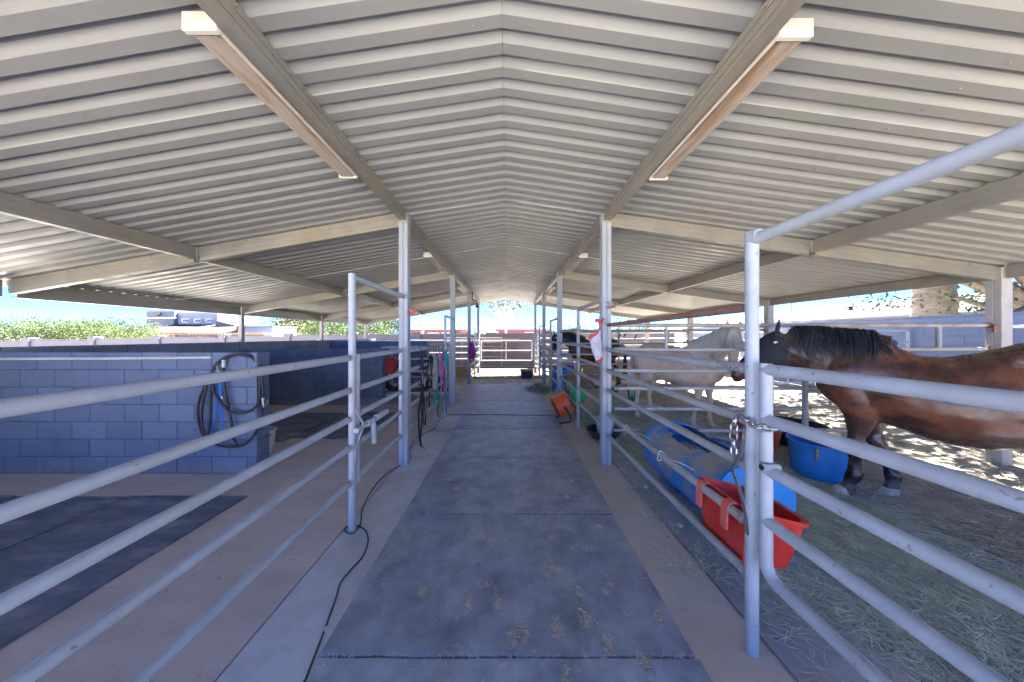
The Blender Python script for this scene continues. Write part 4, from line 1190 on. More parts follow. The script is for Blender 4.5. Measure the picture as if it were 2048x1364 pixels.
# ------------------------------------------------------------------ feeders, tubs, buckets
# long feeder cut from blue barrels, lying along the right panel
def barrel_feeder():
    cx, cz, r = 1.885, .325, .315
    y0, y1 = 2.30, 3.46
    t = thing('barrel_feeder', 'worn blue plastic barrel lying on its side as hay feeder, tied to the rail', 'feeder', (cx, (y0 + y1) / 2, 0))
    nA, nL = 44, 26
    def rad(y):
        d = min(y - y0, y1 - y)
        k = max(0.0, min(1.0, d / .06))
        rib = .006 * math.exp(-((y - (y0 + .40)) / .014) ** 2) + .006 * math.exp(-((y - (y1 - .40)) / .014) ** 2)
        return r * (.955 + .045 * math.sqrt(max(0, 1 - (1 - k) ** 2))) + rib
    def cut(a, y):      # opening on top, facing up and right; rounded ends
        ac = (a - R(84)) / R(46); yc = (y - (y0 + .60)) / .38
        return (abs(ac) ** 3 + abs(yc) ** 3) < 1
    b = MB()
    grid = {}
    for shell, rr_ in ((0, 0.0), (1, -.008)):
        for j in range(nL + 1):
            y = y0 + (y1 - y0) * j / nL
            for i in range(nA):
                a = 2 * math.pi * i / nA
                grid[(shell, j, i)] = Vector((cx + math.cos(a) * (rad(y) + rr_), y, cz + math.sin(a) * (rad(y) + rr_)))
    idx = {k_: n for n, k_ in enumerate(grid)}
    fs, rim = [], []
    keep = {}
    for j in range(nL):
        for i in range(nA):
            a = 2 * math.pi * (i + .5) / nA; y = y0 + (y1 - y0) * (j + .5) / nL
            keep[(j, i)] = not cut(a, y)
    for (j, i), kx in keep.items():
        if kx:
            i2 = (i + 1) % nA
            q = [(j, i), (j, i2), (j + 1, i2), (j + 1, i)]
            fs.append(tuple(idx[(0, *p)] for p in q)); fs.append(tuple(idx[(1, *p)] for p in reversed(q)))
            for (dj, di, e) in ((-1, 0, (0, 1)), (1, 0, (2, 3)), (0, 1, (1, 2)), (0, -1, (3, 0))):
                nb = (j + dj, (i + di) % nA)
                if nb in keep and not keep[nb]:
                    p, p2 = q[e[0]], q[e[1]]
                    fs.append((idx[(0, *p2)], idx[(0, *p)], idx[(1, *p)], idx[(1, *p2)]))
    b.add(list(grid.values()), fs)
    b.build('shell', M['barrel'], t, smooth=50)
    for ye, sg in ((y0, -1), (y1, 1)):
        b = MB()
        rings = []
        for rr_, off in ((r * .985, .02), (r * .985, -.012), (r * .93, -.014), (r * .90, .008), (.02, -.004)):
            rings.append([Vector((cx + math.cos(2 * math.pi * k / 44) * rr_, ye + sg * off, cz + math.sin(2 * math.pi * k / 44) * rr_)) for k in range(44)])
        b.loft(rings)
        b.build('barrel_end', M['barrel_end'], t, smooth=40)
    b = MB()   # raised lip of the cut-out, flap folded up on the far side
    arc = [(cx + math.cos(R(28)) * (r + .005 + .05 * math.sin(math.pi * k / 12)), y0 + .32 + .68 * k / 12, cz + math.sin(R(28)) * r + .06 * math.sin(math.pi * k / 12)) for k in range(13)]
    b.ribbon(arc, .03, (0, 0, 1), thick=.008)
    b.build('cut_lip', M['barrel_end'], t)
    for yy in (2.42, 3.12):
        b = MB()
        b.tube(crom([(RXF - .03, yy, .62), (RXF - .01, yy, .672), (RXF + .03, yy + .01, .645), (1.32, yy + .02, .60), (1.42, yy + .02, .56), (1.53, yy + .03, .50)], 5), .0045, 6)
        b.tube(crom([(RXF - .03, yy, .62), (RXF - .02, yy + .01, .59), (RXF + .03, yy + .01, .60), (1.40, yy + .05, .54)], 5), .0045, 6)
        b.build('twine', M['pvc'], t)
    return t
barrel_feeder()

def over_fence_feeder(label, xf, y0, y1, ztop, zrail, dep, hgt, mat, hookmat, group, sgn=1):
    t = thing('hanging_feeder', label, 'feeder', (xf + sgn * dep / 2, (y0 + y1) / 2, ztop - hgt), group=group)
    b = MB()
    nT = 10
    def outline(k, dz, off=0.0):
        """plan outline: flat back on the fence, rounded front, back raised"""
        w = (y1 - y0) / 2 * k - off; d = dep * (k * .9 + .1) - off
        ym = (y0 + y1) / 2
        pts = [(off, -w)]
        rc = .05
        for a in range(7):
            th = -math.pi / 2 + a * math.pi / 12
            pts.append((d - rc + math.cos(th) * rc, -w + rc + math.sin(th) * rc))
        for a in range(7):
            th = a * math.pi / 12
            pts.append((d - rc + math.cos(th) * rc, w - rc + math.sin(th) * rc))
        pts.append((off, w))
        return [Vector((xf + sgn * px, ym + py, dz)) for px, py in pts]
    def lift(ring, amt):     # the back edge stands higher than the front
        return [p + Vector((0, 0, amt * max(0, 1 - abs(p.x - xf) / (dep * .75)))) for p in ring]
    zb = ztop - hgt
    rings = [outline(.80, zb), outline(.87, zb + hgt * .3), lift(outline(.99, ztop - .02), .07), lift(outline(1.04, ztop - .018), .07), lift(outline(1.04, ztop), .075), lift(outline(.98, ztop, .006), .075), outline(.83, zb + .06, .006), outline(.78, zb + .012, .006)]
    b.loft(rings)
    b.build('tub', M[mat], t, smooth=40)
    for yy in (y0 + (y1 - y0) * .22, y0 + (y1 - y0) * .80):
        b = MB()
        rr_ = .035
        pts = [(xf + sgn * .012, yy, ztop + .02)]
        for a in range(9):
            th = a * math.pi / 8
            pts.append((xf - sgn * (.022 - math.cos(th) * .034), yy, zrail + .008 + math.sin(th) * .036))
        pts += [(xf - sgn * .058, yy, zrail - .05), (xf - sgn * .060, yy, zrail - .105)]
        b.ribbon(pts, .046, (0, 1, 0), thick=.012)
        b.build('hook', M[hookmat], t, smooth=40)
    return t
over_fence_feeder('bright red plastic feeder hooked over the rail by the near right gate', RXF + .035, 1.60, 1.985, .60, .63, .345, .27, 'red_plastic', 'red_faded', 'hook-over feeders')
over_fence_feeder('green plastic feeder hooked over the rail behind the orange fan', RXF + .035, 5.66, 6.16, .60, .635, .23, .27, 'green_plastic', 'green_light', 'hook-over feeders')

def round_tub(name, label, cat, c, r0, r1, h, mat, inner=None, rim=.012, group='tubs and buckets', handles=0, n=32):
    t = thing(name, label, cat, c, group=group)
    b = MB()
    b.lathe(c, [(r0 * .9, .0), (r0, .02), (r1 - .004, h - .03), (r1 + rim, h - .02), (r1 + rim, h), (r1 - .002, h), (r1 - .012, h - .03), (r0 - .012, .03), (.01, .026)], n)
    b.build('tub', M[mat], t, smooth=40)
    for k in range(handles):
        a = math.pi * k + .5
        p = Vector(c) + Vector((math.cos(a) * r1, math.sin(a) * r1, h - .03)); tt = Vector((-math.sin(a), math.cos(a), 0)); o_ = Vector((math.cos(a), math.sin(a), 0))
        b = MB(); b.tube(crom([p - tt * .07, p - tt * .06 + o_ * .03 - Vector((0, 0, .03)), p + tt * .06 + o_ * .03 - Vector((0, 0, .03)), p + tt * .07], 4), .009, 8)
        b.build('handle', M[mat], t)
    return t
tb = round_tub('water_tub', 'large blue plastic water tub beside the bay horse front leg', 'tub', (3.60, 3.45, .0), .255, .285, .40, 'blue_plastic')
b = MB(); b.ribbon([(3.37, 3.265, .37), (3.375, 3.27, .30), (3.38, 3.275, .235)], .03, (1, 0, 0), thick=.01); b.build('strap', M['tan_plastic'], tb)
round_tub('bucket', 'faded red bucket on the ground behind the gate chain post', 'bucket', (3.62, 4.32, .0), .20, .265, .36, 'red_faded', handles=2)
round_tub('rubber_tub', 'wide black rubber tub behind the blue water tub', 'tub', (4.26, 4.50, .0), .35, .39, .30, 'rubber', handles=0)
round_tub('feed_pan', 'low black rubber pan on the floor by the right barn post', 'pan', (1.52, 4.75, .0), .20, .25, .13, 'rubber')
round_tub('bucket', 'white bucket standing in the low black pan', 'bucket', (1.56, 4.80, .03), .12, .145, .26, 'white_plastic')
round_tub('plastic_drum', 'tan cut-down plastic drum standing under the green feeder', 'drum', (1.62, 6.05, 0), .25, .26, .58, 'tan_plastic')
round_tub('barrel', 'blue barrel standing inside the third stall fence', 'barrel', (1.62, 9.1, .0), .27, .29, .62, 'blue_plastic')
round_tub('bucket', 'purple bucket hanging on the fence behind the dark horse legs', 'bucket', (2.10, 9.92, .38), .13, .16, .27, 'purple_plastic')
round_tub('bucket', 'pink bucket hanging beside the purple one on the dividing fence', 'bucket', (1.72, 9.92, .36), .13, .15, .26, 'pink_plastic')
round_tub('bucket', 'small dark green bucket at the dividing fence beside the palomino tail', 'bucket', (3.05, 7.3, .02), .11, .13, .30, 'rope_green')
round_tub('feed_pan', 'low grey pan on the ground in the dark horse stall', 'pan', (2.75, 8.2, .0), .22, .27, .15, 'rubber')

# plywood boards on the dividing fences
def board(label, x0, x1, y, z0, z1, mat, th=.018, n=1):
    t = thing('plywood_board', label, 'board', ((x0 + x1) / 2, y, z0), group='plywood boards on the fences')
    for i in range(n):
        xa = x0 + (x1 - x0) * i / n; xb = x0 + (x1 - x0) * (i + 1) / n
        b = MB(); b.box(((xa + xb) / 2, y, (z0 + z1) / 2), (xb - xa - .006, th, z1 - z0), bev=.003)
        b.build('board', M[mat], t, smooth=0)
board('brown plywood sheet on the fence behind the tan drum', 1.34, 2.02, 7.03, .02, .70, 'plywood')
board('tan plywood boards along the bottom of the dark horse stall fence', 1.4, 5.9, 10.14, .10, .62, 'plywood_pale', n=4)
board('tan plywood boards along the bottom of the far left pen', -3.6, -1.45, 11.12, .08, .46, 'plywood_pale', n=2)

# ------------------------------------------------------------------ orange drum fan on the aisle edge
def drum_fan():
    c = Vector((1.03, 5.72, .285))
    ax = Vector((-.90, -.10, -.42)).normalized()
    t = thing('floor_fan', 'orange drum fan on a bent black tube stand at the aisle edge', 'fan', (c.x, c.y, 0))
    s_ = ax.cross(Vector((0, 0, 1))).normalized(); u = s_.cross(ax)
    b = MB(); n = 30
    def ring(d, r): return [c + ax * d + s_ * (math.cos(2 * math.pi * k / n) * r) + u * (math.sin(2 * math.pi * k / n) * r) for k in range(n)]
    b.loft([ring(-.13, .198), ring(-.13, .205), ring(-.11, .20), ring(.11, .20), ring(.13, .21), ring(.135, .205), ring(.12, .192), ring(-.11, .192), ring(-.13, .198)], caps=False)
    b.build('drum', M['orange'], t, smooth=40)
    for d in (-.118, .122):
        b = MB()
        for r in (.05, .1, .15, .19): b.tube([p for p in ring(d, r)], .0025, 5, closed=True)
        for k in range(12):
            a = 2 * math.pi * k / 12; v = s_ * math.cos(a) + u * math.sin(a)
            b.tube([c + ax * d + v * .03, c + ax * d + v * .195], .0025, 5)
        b.build('guard', M['black_metal'], t)
    b = MB()
    for k in range(4):
        a = math.pi / 2 * k; v = s_ * math.cos(a) + u * math.sin(a); w = ax.cross(v)
        b.ribbon([c + v * .03, c + v * .10 + ax * .01, c + v * .175 + ax * .02], [.05, .09, .10], (w + ax * .5), thick=.003)
    b.build('blade', M['black_metal'], t)
    b = MB(); b.tube([c - ax * .09, c + ax * .03], .055, 14); b.build('motor', M['black_metal'], t)
    b = MB()
    for sg in (-1, 1): b.tube([c + s_ * (sg * .196), c + s_ * (sg * .235)], .022, 10)
    b.build('knob', M['black_metal'], t)
    b = MB()
    pA, pB = c + s_ * .225, c - s_ * .225
    fA_ = Vector((pA.x + .10, pA.y, .012)); fB_ = Vector((pB.x + .10, pB.y, .012))
    bk = Vector((-.28, 0, 0))
    b.tube(crom([pA, pA * .5 + fA_ * .5 + Vector((.02, 0, 0)), fA_ + Vector((0, 0, .03)), fA_ + bk * .3, fA_ + bk, fB_ + bk, fB_ + bk * .3, fB_ + Vector((0, 0, .03)), pB * .5 + fB_ * .5 + Vector((.03, 0, 0)), pB], 5), .012, 8)
    b.build('stand', M['black_metal'], t)
drum_fan()

# tote box at the far end
t = thing('storage_box', 'dark storage box with grey lid on the floor by the end gate', 'box', (.73, 11.35, 0))
b = MB(); b.loft([[Vector((.73 + sx * w, 11.35 + sy * d, z)) for sx, sy in ((-1, -1), (1, -1), (1, 1), (-1, 1))] for w, d, z in ((.20, .15, 0), (.225, .17, .28))]); b.build('box', M['strap_navy'], t, smooth=0)
b = MB(); b.box((.73, 11.35, .31), (.49, .38, .06), bev=.012); b.build('lid', M['strap_grey'], t, smooth=0)

# ------------------------------------------------------------------ things hanging on posts and rails
# fly mask on the right barn post
t = thing('hanging_fly_mask', 'white mesh fly mask with red edging hanging on the right barn post', 'fly mask', (1.12, 3.62, 1.3))
def cloth(mb, rows, th=.012):
    """rows of points (left to right), gives a sheet with thickness"""
    n = len(rows[0])
    A = [p for r in rows for p in r]; B = [p + Vector((.004, th, 0)) for p in A]
    k = len(A); fs = []
    R_ = len(rows)
    for j in range(R_ - 1):
        for i in range(n - 1):
            a = j * n + i
            fs.append((a, a + 1, a + n + 1, a + n)); fs.append((a + k, a + n + k, a + n + 1 + k, a + 1 + k))
    for i in range(n - 1):
        fs.append((i, i + k, i + 1 + k, i + 1)); a = (R_ - 1) * n + i
        fs.append((a, a + 1, a + 1 + k, a + k))
    for j in range(R_ - 1):
        a = j * n; fs.append((a, a + n, a + n + k, a + k)); a = j * n + n - 1
        fs.append((a, a + k, a + n + k, a + n))
    mb.add(A + B, fs)
def px_rows(lp, rp, Y, nr=9, nc=6, bul=.03, wav=.012):
    rows = []
    lp = [at(*q, Y) for q in lp]; rp = [at(*q, Y) for q in rp]
    lp = crom(lp, max(1, nr // (len(lp) - 1))); rp = crom(rp, max(1, nr // (len(rp) - 1)))
    m = min(len(lp), len(rp))
    for j in range(m):
        rows.append([lp[j].lerp(rp[j], i / nc) + Vector((0, -bul * math.sin(math.pi * i / nc) + wav * math.sin(j * 1.1 + i * 1.9), 0)) for i in range(nc + 1)])
    return rows
b = MB(); cloth(b, px_rows([(1178, 676), (1183, 697), (1192, 724)], [(1202, 660), (1203, 690), (1206, 716)], 3.60, nr=12)); b.build('mesh_body', M['cloth_white'], t, smooth=60)
b = MB(); cloth(b, px_rows([(1191.5, 722), (1193, 728)], [(1206, 713), (1206.5, 719)], 3.59, nr=4, bul=.034)); b.build('hem', M['cloth_red'], t, smooth=60)
b = MB(); b.ribbon(crom([at(1177, 678, 3.59), at(1184, 672, 3.58), at(1192, 668, 3.57), at(1198, 660, 3.57), at(1200, 648, 3.57), at(1197, 641, 3.57), at(1192, 640, 3.58), at(1193, 645, 3.58)], 4), [.03 + .012 * math.sin(q * .4) for q in range(29)], (.6, 0, .8), thick=.018)
b.build('trim', M['cloth_red'], t, smooth=60)
b = MB(); b.ribbon(crom([at(1200, 650, 3.57), at(1203, 645, 3.62), at(1206, 637, 3.68)], 4), .02, (1, 0, .2), thick=.008); b.build('strap', M['cloth_red'], t, smooth=60)

# tack hanging from the left rail
RZ = 1.41
def hang_hook(parent, y, x=LX + .03):
    b = MB(); b.tube(crom([(x - .05, y, RZ - .02), (x - .03, y, RZ + .03), (x + .005, y, RZ + .02), (x + .012, y, RZ - .06), (x + .022, y, RZ - .11), (x + .04, y, RZ - .10)], 4), .004, 6)
    b.build('hook', M['black_metal'], parent)
def strapline(mb, pts, w, side, th=.004, mi=0):
    mb.ribbon(crom(pts, 5), w, side, thick=th, mi=mi)
def ring_(mb, c, r, mi=0, tilt=0.0):
    c = Vector(c); mb.tube([c + Vector((math.sin(tilt) * math.cos(a), math.cos(tilt) * math.cos(a), math.sin(a))) * r for a in [2 * math.pi * k / 12 for k in range(12)]], .0035, 6, mi, closed=True)
TX = LX + .055
def bridle(label, y, strands, mat, hw='steel', seed=0, w=.018, rings=3, cat='bridle', name='bridle'):
    t = thing(name, label, cat, (TX, y, RZ - .1), group='halters and leads on the rail')
    hang_hook(t, y)
    r_ = random.Random(seed)
    for st in strands:
        b = MB()
        pts = [(TX + .0 + r_.uniform(-.01, .012), y + dy, z) for dy, z in st]
        strapline(b, pts, w * 1.45, (r_.uniform(.1, .5), 1, 0), .005)
        b.build('strap', M[mat], t, smooth=50)
    b = MB()
    for q in range(rings):
        st = strands[q % len(strands)]; dy, z = st[min(len(st) - 1, 1 + q // len(strands))]
        ring_(b, (TX + .015, y + dy, z), .022, 0, r_.uniform(-.6, .6))
        b.tube(crom([(TX + .02, y + dy, z - .02), (TX + .024, y + dy + .015, z - .05), (TX + .02, y + dy, z - .085)], 3), .006, 6)
    b.build('fittings', M[hw], t, smooth=50)
    return t
br = bridle('black leather bridle with long reins trailing to the floor, nearest on the rail', 4.32,
       [[(-.03, 1.30), (-.07, 1.1), (-.06, .9), (-.02, .8), (.04, .84), (.06, 1.0), (.03, 1.2), (.0, 1.31)], [(0, 1.31), (.02, 1.0), (.0, .7), (-.03, .4), (-.05, .1), (-.02, .02)],
        [(-.02, 1.30), (-.06, 1.0), (-.10, .75), (-.13, .5), (-.10, .2), (-.04, .03)], [(.03, 1.25), (.05, .95), (.08, .72), (.16, .52), (.20, .40), (.17, .30), (.08, .32), (.05, .55), (.06, .9)], [(-.04, 1.2), (.0, 1.05), (.05, 1.18)]], 'strap_black', seed=1, w=.022, rings=4)
b = MB(); b.tube(crom([(TX - .02, 4.30, .03), (TX + .02, 4.27, .014), (TX + .07, 4.23, .012)], 4), .006, 6); b.build('popper', M['cloth_red'], br)
bridle('bunch of dark halters with brass buckles behind the black bridle', 4.72,
       [[(-.05, 1.29), (-.12, 1.1), (-.08, .92), (.02, .88), (.09, 1.0), (.05, 1.2), (.0, 1.3)], [(.02, 1.28), (.1, 1.08), (.14, .9), (.05, .80), (-.06, .86), (-.1, 1.05), (-.04, 1.25)],
        [(.05, 1.26), (.12, 1.0), (.18, .78), (.16, .62)], [(-.02, .9), (.03, .75), (.0, .6), (.04, .48)], [(-.1, .95), (.0, 1.0), (.12, .96)]], 'strap_black', 'brass', seed=2, rings=9, cat='halter', name='halter')
bridle('narrow black strap halter hanging open beside the grey cloth', 4.86,
       [[(0, 1.29), (.08, 1.1), (.16, .85), (.17, .68)], [(-.02, 1.27), (.03, 1.05), (.12, .95), (.16, 1.1), (.06, 1.26)]], 'strap_black', 'steel', seed=3, rings=2, cat='halter', name='halter')
t = thing('grey_wrap', 'grey fabric wrap draped from the tack rail', 'cloth', (TX, 5.05, .75), group='halters and leads on the rail')
hang_hook(t, 5.05)
b = MB(); cloth(b, px_rows([(860, 712), (860, 745), (866, 782)], [(869, 708), (875, 735), (874, 778)], 5.0, nr=14, bul=.02, wav=.015)); b.build('cloth', M['strap_grey'], t, smooth=60)
def rope(label, y, pts, mat, r=.009, cat='lead rope', name='lead_rope', extra=None):
    t = thing(name, label, cat, (TX, y, RZ - .1), group='halters and leads on the rail')
    hang_hook(t, y)
    b = MB(); b.tube(crom([(TX + dx, y + dy, z) for dx, dy, z in pts], 6), r, 7); b.build('rope', M[mat], t, smooth=60)
    b = MB(); p = pts[-1]; b.tube([(TX + p[0], y + p[1], p[2]), (TX + p[0], y + p[1], p[2] - .07)], .008, 6); b.build('snap', M['steel'], t)
    return t
gr = rope('bright green lead rope coiled in a long loop below the grey wrap', 5.18, [(0, 0, 1.29), (.02, -.03, 1.15), (.03, -.02, 1.0), (.02, .02, .8), (.03, -.08, .72), (.02, -.16, .55), (.02, -.16, .40), (.02, -.04, .32), (.02, .08, .36), (.02, .07, .55), (.02, -.02, .74), (.0, -.04, .95), (.02, .03, 1.2), (0, .05, 1.29), (.03, .06, 1.1), (.03, .02, .9), (.03, -.07, .74), (.03, -.06, .5)], 'rope_green', r=.013)
b = MB(); b.tube(crom([(TX + .03, 5.02, .5), (TX + .04, 4.99, .3), (TX + .05, 5.0, .1), (TX + .06, 5.02, .015)], 5), .005, 6); b.build('twine', M['rope_mint'], gr)
b = MB(); b.tube(crom([(TX, 5.2, .75), (TX + .01, 5.22, .5), (TX + .02, 5.2, .25), (TX + .03, 5.25, .18)], 5), .008, 6); b.build('tail_strap', M['strap_navy'], gr)
rope('pink rope halter hanging in a loop on the tack rail', 5.42, [(0, 0, 1.29), (.02, -.04, 1.1), (.02, -.06, .95), (.02, .0, .88), (.02, .14, .92), (.02, .2, 1.02), (.02, .1, 1.15), (.0, .02, 1.28), (.02, -.02, 1.05), (.03, .02, .86), (.03, .04, .70), (.03, .0, .62)], 'rope_pink', r=.017, cat='halter', name='halter')
rope('purple grey lead rope hanging to the floor from the tack rail', 5.72, [(0, 0, 1.29), (.01, -.05, 1.1), (.02, -.05, .9), (.02, .0, .8), (.02, .06, .95), (.01, .05, 1.15), (0, .06, 1.27), (.01, .09, 1.0), (.02, .1, .6), (.03, .1, .3), (.04, .1, .10)], 'rope_purple', r=.015)
t = thing('fly_veil', 'turquoise cloth cuff at the far end of the tack rail', 'cloth', (TX, 5.85, 1.1), group='halters and leads on the rail')
hang_hook(t, 5.85)
b = MB(); b.loft([[Vector((TX + .02 + math.cos(a) * r * .5, 5.85 + math.sin(a) * r, z)) for a in [2 * math.pi * k / 12 for k in range(12)]] for r, z in ((.05, 1.33), (.08, 1.25), (.10, 1.12), (.11, 1.02), (.10, 1.02), (.05, 1.3))]); b.build('cloth', M['teal'], t, smooth=60)
# magenta hay net on the third post, halters on the far right post
t = thing('hay_net', 'small magenta net bag hanging on the third left barn post', 'net bag', (-1.17, 9.9, 1.0))
b = MB(); c = Vector((-1.16, 9.92, 0)); b.loft([[c + Vector((math.cos(a) * r * (1 + .15 * math.sin(3 * a + z * 9)), math.sin(a) * r * .7, z)) for a in [2 * math.pi * k / 14 for k in range(14)]] for r, z in ((.02, .82), (.07, .88), (.115, 1.0), (.12, 1.1), (.07, 1.25), (.025, 1.36), (.012, 1.5))]); b.build('bag', M['magenta'], t, smooth=60)
b = MB(); b.tube(crom([c + Vector((0, 0, 1.48)), c + Vector((.03, 0, 1.56)), c + Vector((-.04, .05, 1.6))], 4), .012, 6); b.build('strap', M['strap_black'], t)
b = MB(); b.ribbon(crom([c + Vector((-.06, 0, 1.4)), c + Vector((-.09, -.02, 1.0)), c + Vector((-.06, 0, .7))], 4), .04, (1, 0, 0), thick=.01); b.build('tail_strap', M['strap_black'], t)
TXs, TX = TX, RXF - .09
for i, (yy, lab) in enumerate(((10.25, 'black halters bunched on the gate frame at the far right stall'), (10.6, 'grey rope halter at the far right stall gate'))):
    bridle(lab, yy, [[(-.05, 1.42), (-.12, 1.2), (-.08, 1.0), (.02, .95), (.08, 1.1), (.02, 1.4)], [(0, 1.4), (.05, 1.0), (.08, .7), (.02, .5)], [(.02, 1.38), (-.06, 1.0), (-.1, .66), (-.05, .5)]], 'strap_black' if i == 0 else 'rope_purple', seed=10 + i, w=.03, rings=3, cat='halter', name='halter')
TX = RXF + .35
bridle('pink and black halter hanging inside the third stall by the dark horse', 9.8, [[(-.05, 1.42), (-.12, 1.2), (-.05, 1.08), (.08, 1.12), (.06, 1.3), (.0, 1.42)], [(0, 1.3), (.05, 1.12), (.1, 1.25)]], 'rope_pink', seed=20, w=.05, rings=1, cat='halter', name='halter')
TX = TXs

# ------------------------------------------------------------------ hose and leads on the near block wall
WY = 3.455
def wpt(zx, zy, dy=0.0):      # traced over the hose on the end of the wall, at the wall's own distance
    return at(380 + zx / 5.456, 680 + zy / 5.456, WY - dy)
t = thing('garden_hose', 'black rubber hose looped over the end of the blue block wall', 'hose', (-3.0, WY, .6))
b = MB()
b.tube(crom([wpt(375, 215), wpt(365, 300, .02), wpt(372, 460, .03), wpt(395, 640, .03), wpt(432, 800, .03), wpt(458, 940, .03), wpt(470, 1060, .03), wpt(520, 1150, .02)], 6), .014, 8)
b.tube(crom([wpt(215, 360, .03), wpt(150, 520, .05), wpt(100, 660, .05), wpt(84, 800, .05), wpt(105, 940, .05), wpt(165, 1060, .05), wpt(300, 1145, .04), wpt(440, 1170, .04), wpt(570, 1150, .04), wpt(660, 1080, .04), wpt(725, 990, .03), wpt(770, 880, .0), wpt(785, 760, -.02), wpt(770, 560, -.05), wpt(755, 380, -.06), wpt(735, 250, -.05), wpt(680, 190, -.02), wpt(570, 155, .02), wpt(440, 165, .03), wpt(330, 220, .03), wpt(250, 310, .03), wpt(195, 440, .05), wpt(150, 640, .05), wpt(128, 800, .05), wpt(135, 950, .05), wpt(180, 1055, .05)], 6), .014, 8)
b.tube(crom([wpt(180, 1055, .05), wpt(220, 900, .04), wpt(235, 480, .04), wpt(265, 570, .05), wpt(330, 675, .06), wpt(420, 770, .06), wpt(520, 802, .06), wpt(620, 790, .05), wpt(710, 735, .03), wpt(760, 650, -.01), wpt(765, 500, -.04), wpt(745, 330, -.05), wpt(700, 215, -.03), wpt(600, 172, .0), wpt(480, 165, .02), wpt(350, 225, .02), wpt(240, 340, .03)], 6), .014, 8)
b.tube(crom([wpt(760, 260, -.05), wpt(785, 420, -.05), wpt(797, 560, -.04), wpt(797, 640, -.04)], 6), .013, 8)
b.build('hose', M['rubber'], t, smooth=60)
b = MB(); b.tube([wpt(797, 630, -.04), wpt(800, 665, -.04), wpt(806, 740, -.04)], [.02, .017, .012], 10); b.tube(crom([wpt(812, 725, -.04), wpt(835, 700, -.02), wpt(850, 650, -.02)], 3), .007, 6); b.build('spray_nozzle', M['steel'], t)
b = MB(); b.tube([wpt(372, 208, .01), wpt(370, 235, .015)], .022, 12); b.tube([wpt(370, 240, .015), wpt(366, 300, .02)], [.019, .016], 12); b.build('coupling', M['white_plastic'], t)
b = MB(); b.tube([wpt(375, 178, -.04), wpt(415, 180, -.04)], .016, 10); b.build('tap', M['strap_blue'], t)
b = MB(); b.tube(crom([wpt(545, 192, -.06), wpt(470, 192, -.06), wpt(420, 195, -.05), wpt(376, 200, .0)], 3), .012, 8); b.build('tap_pipe', M['brass'], t)
t = thing('lead_strap', 'bright blue lead straps hanging with a steel snap on the blue block wall', 'lead strap', (-3.35, WY, .8))
b = MB(); b.ribbon(crom([wpt(326, 400, .035), wpt(330, 540, .035), wpt(332, 660, .035), wpt(340, 800, .035), wpt(346, 900, .03), wpt(335, 980, .03), wpt(290, 1040, .03)], 5), [.03] * 6 + [.028] * 6 + [.026] * 6 + [.02] * 6 + [.014] * 7, (1, 0, 0), thick=.005); b.build('strap', M['strap_blue'], t)
b = MB(); b.ribbon(crom([wpt(262, 430, .03), wpt(270, 560, .03), wpt(286, 700, .03), wpt(278, 840, .03), wpt(240, 930, .03), wpt(240, 1040, .03)], 5), .017, (1, 0, 0), thick=.005); b.build('strap', M['strap_blue'], t)
b = MB()
for q in range(5): ring_(b, wpt(305 + rnd.uniform(-18, 18), 280 + q * 14, .03), .014, 0, rnd.uniform(-1, 1))
b.tube(crom([wpt(305, 270, .02), wpt(290, 300, .035), wpt(310, 340, .035), wpt(322, 400, .03)], 4), .006, 6)
b.build('snap', M['steel'], t)
b = MB(); b.box(wpt(348, 630, .042), (.016, .008, .035)); b.build('clip', M['steel'], t)
o = MB(); o.tube([(-6.0, 3.462, 1.335), (-4.6, 3.462, 1.34), (-3.42, 3.462, 1.352)], .0145, 10)
tag(o.build('water_pipe', M['pvc']), 'white water pipe along the top of the near blue block wall', 'pipe')
# white bucket with a printed label
bk = round_tub('bucket', 'white bucket with a pink printed label behind the hose wall', 'bucket', (-3.32, 4.06, .0), .125, .15, .33, 'white_plastic')
b = MB()
A = [R(-105), R(-15)]
for k in range(10):
    a0 = A[0] + (A[1] - A[0]) * k / 10; a1 = A[0] + (A[1] - A[0]) * (k + 1) / 10
    for (z0, z1, mi) in ((.07, .262, 0), (.262, .285, 1)):
        r0_, r1_ = .1285 + .026 * z0 / .33, .1285 + .026 * z1 / .33
        b.add([Vector((-3.32 + math.cos(a0) * r0_, 4.06 + math.sin(a0) * r0_, z0)), Vector((-3.32 + math.cos(a1) * r0_, 4.06 + math.sin(a1) * r0_, z0)), Vector((-3.32 + math.cos(a1) * r1_, 4.06 + math.sin(a1) * r1_, z1)), Vector((-3.32 + math.cos(a0) * r1_, 4.06 + math.sin(a0) * r1_, z1))], [(0, 1, 2, 3)], mi)
    if 1 < k < 9:
        for q in range(6):
            z0 = .10 + q * .026; z1 = z0 + .012
            if (k * 7 + q * 3) % 5 == 0: continue
            r0_, r1_ = .1295 + .026 * z0 / .33, .1295 + .026 * z1 / .33
            b.add([Vector((-3.32 + math.cos(a0) * r0_, 4.06 + math.sin(a0) * r0_, z0)), Vector((-3.32 + math.cos(a1 - .02) * r0_, 4.06 + math.sin(a1 - .02) * r0_, z0)), Vector((-3.32 + math.cos(a1 - .02) * r1_, 4.06 + math.sin(a1 - .02) * r1_, z1)), Vector((-3.32 + math.cos(a0) * r1_, 4.06 + math.sin(a0) * r1_, z1))], [(0, 1, 2, 3)], 2)
b.build('printed_label', [M['trim_white'], M['ink_purple'], M['ink_red']], bk, smooth=0)

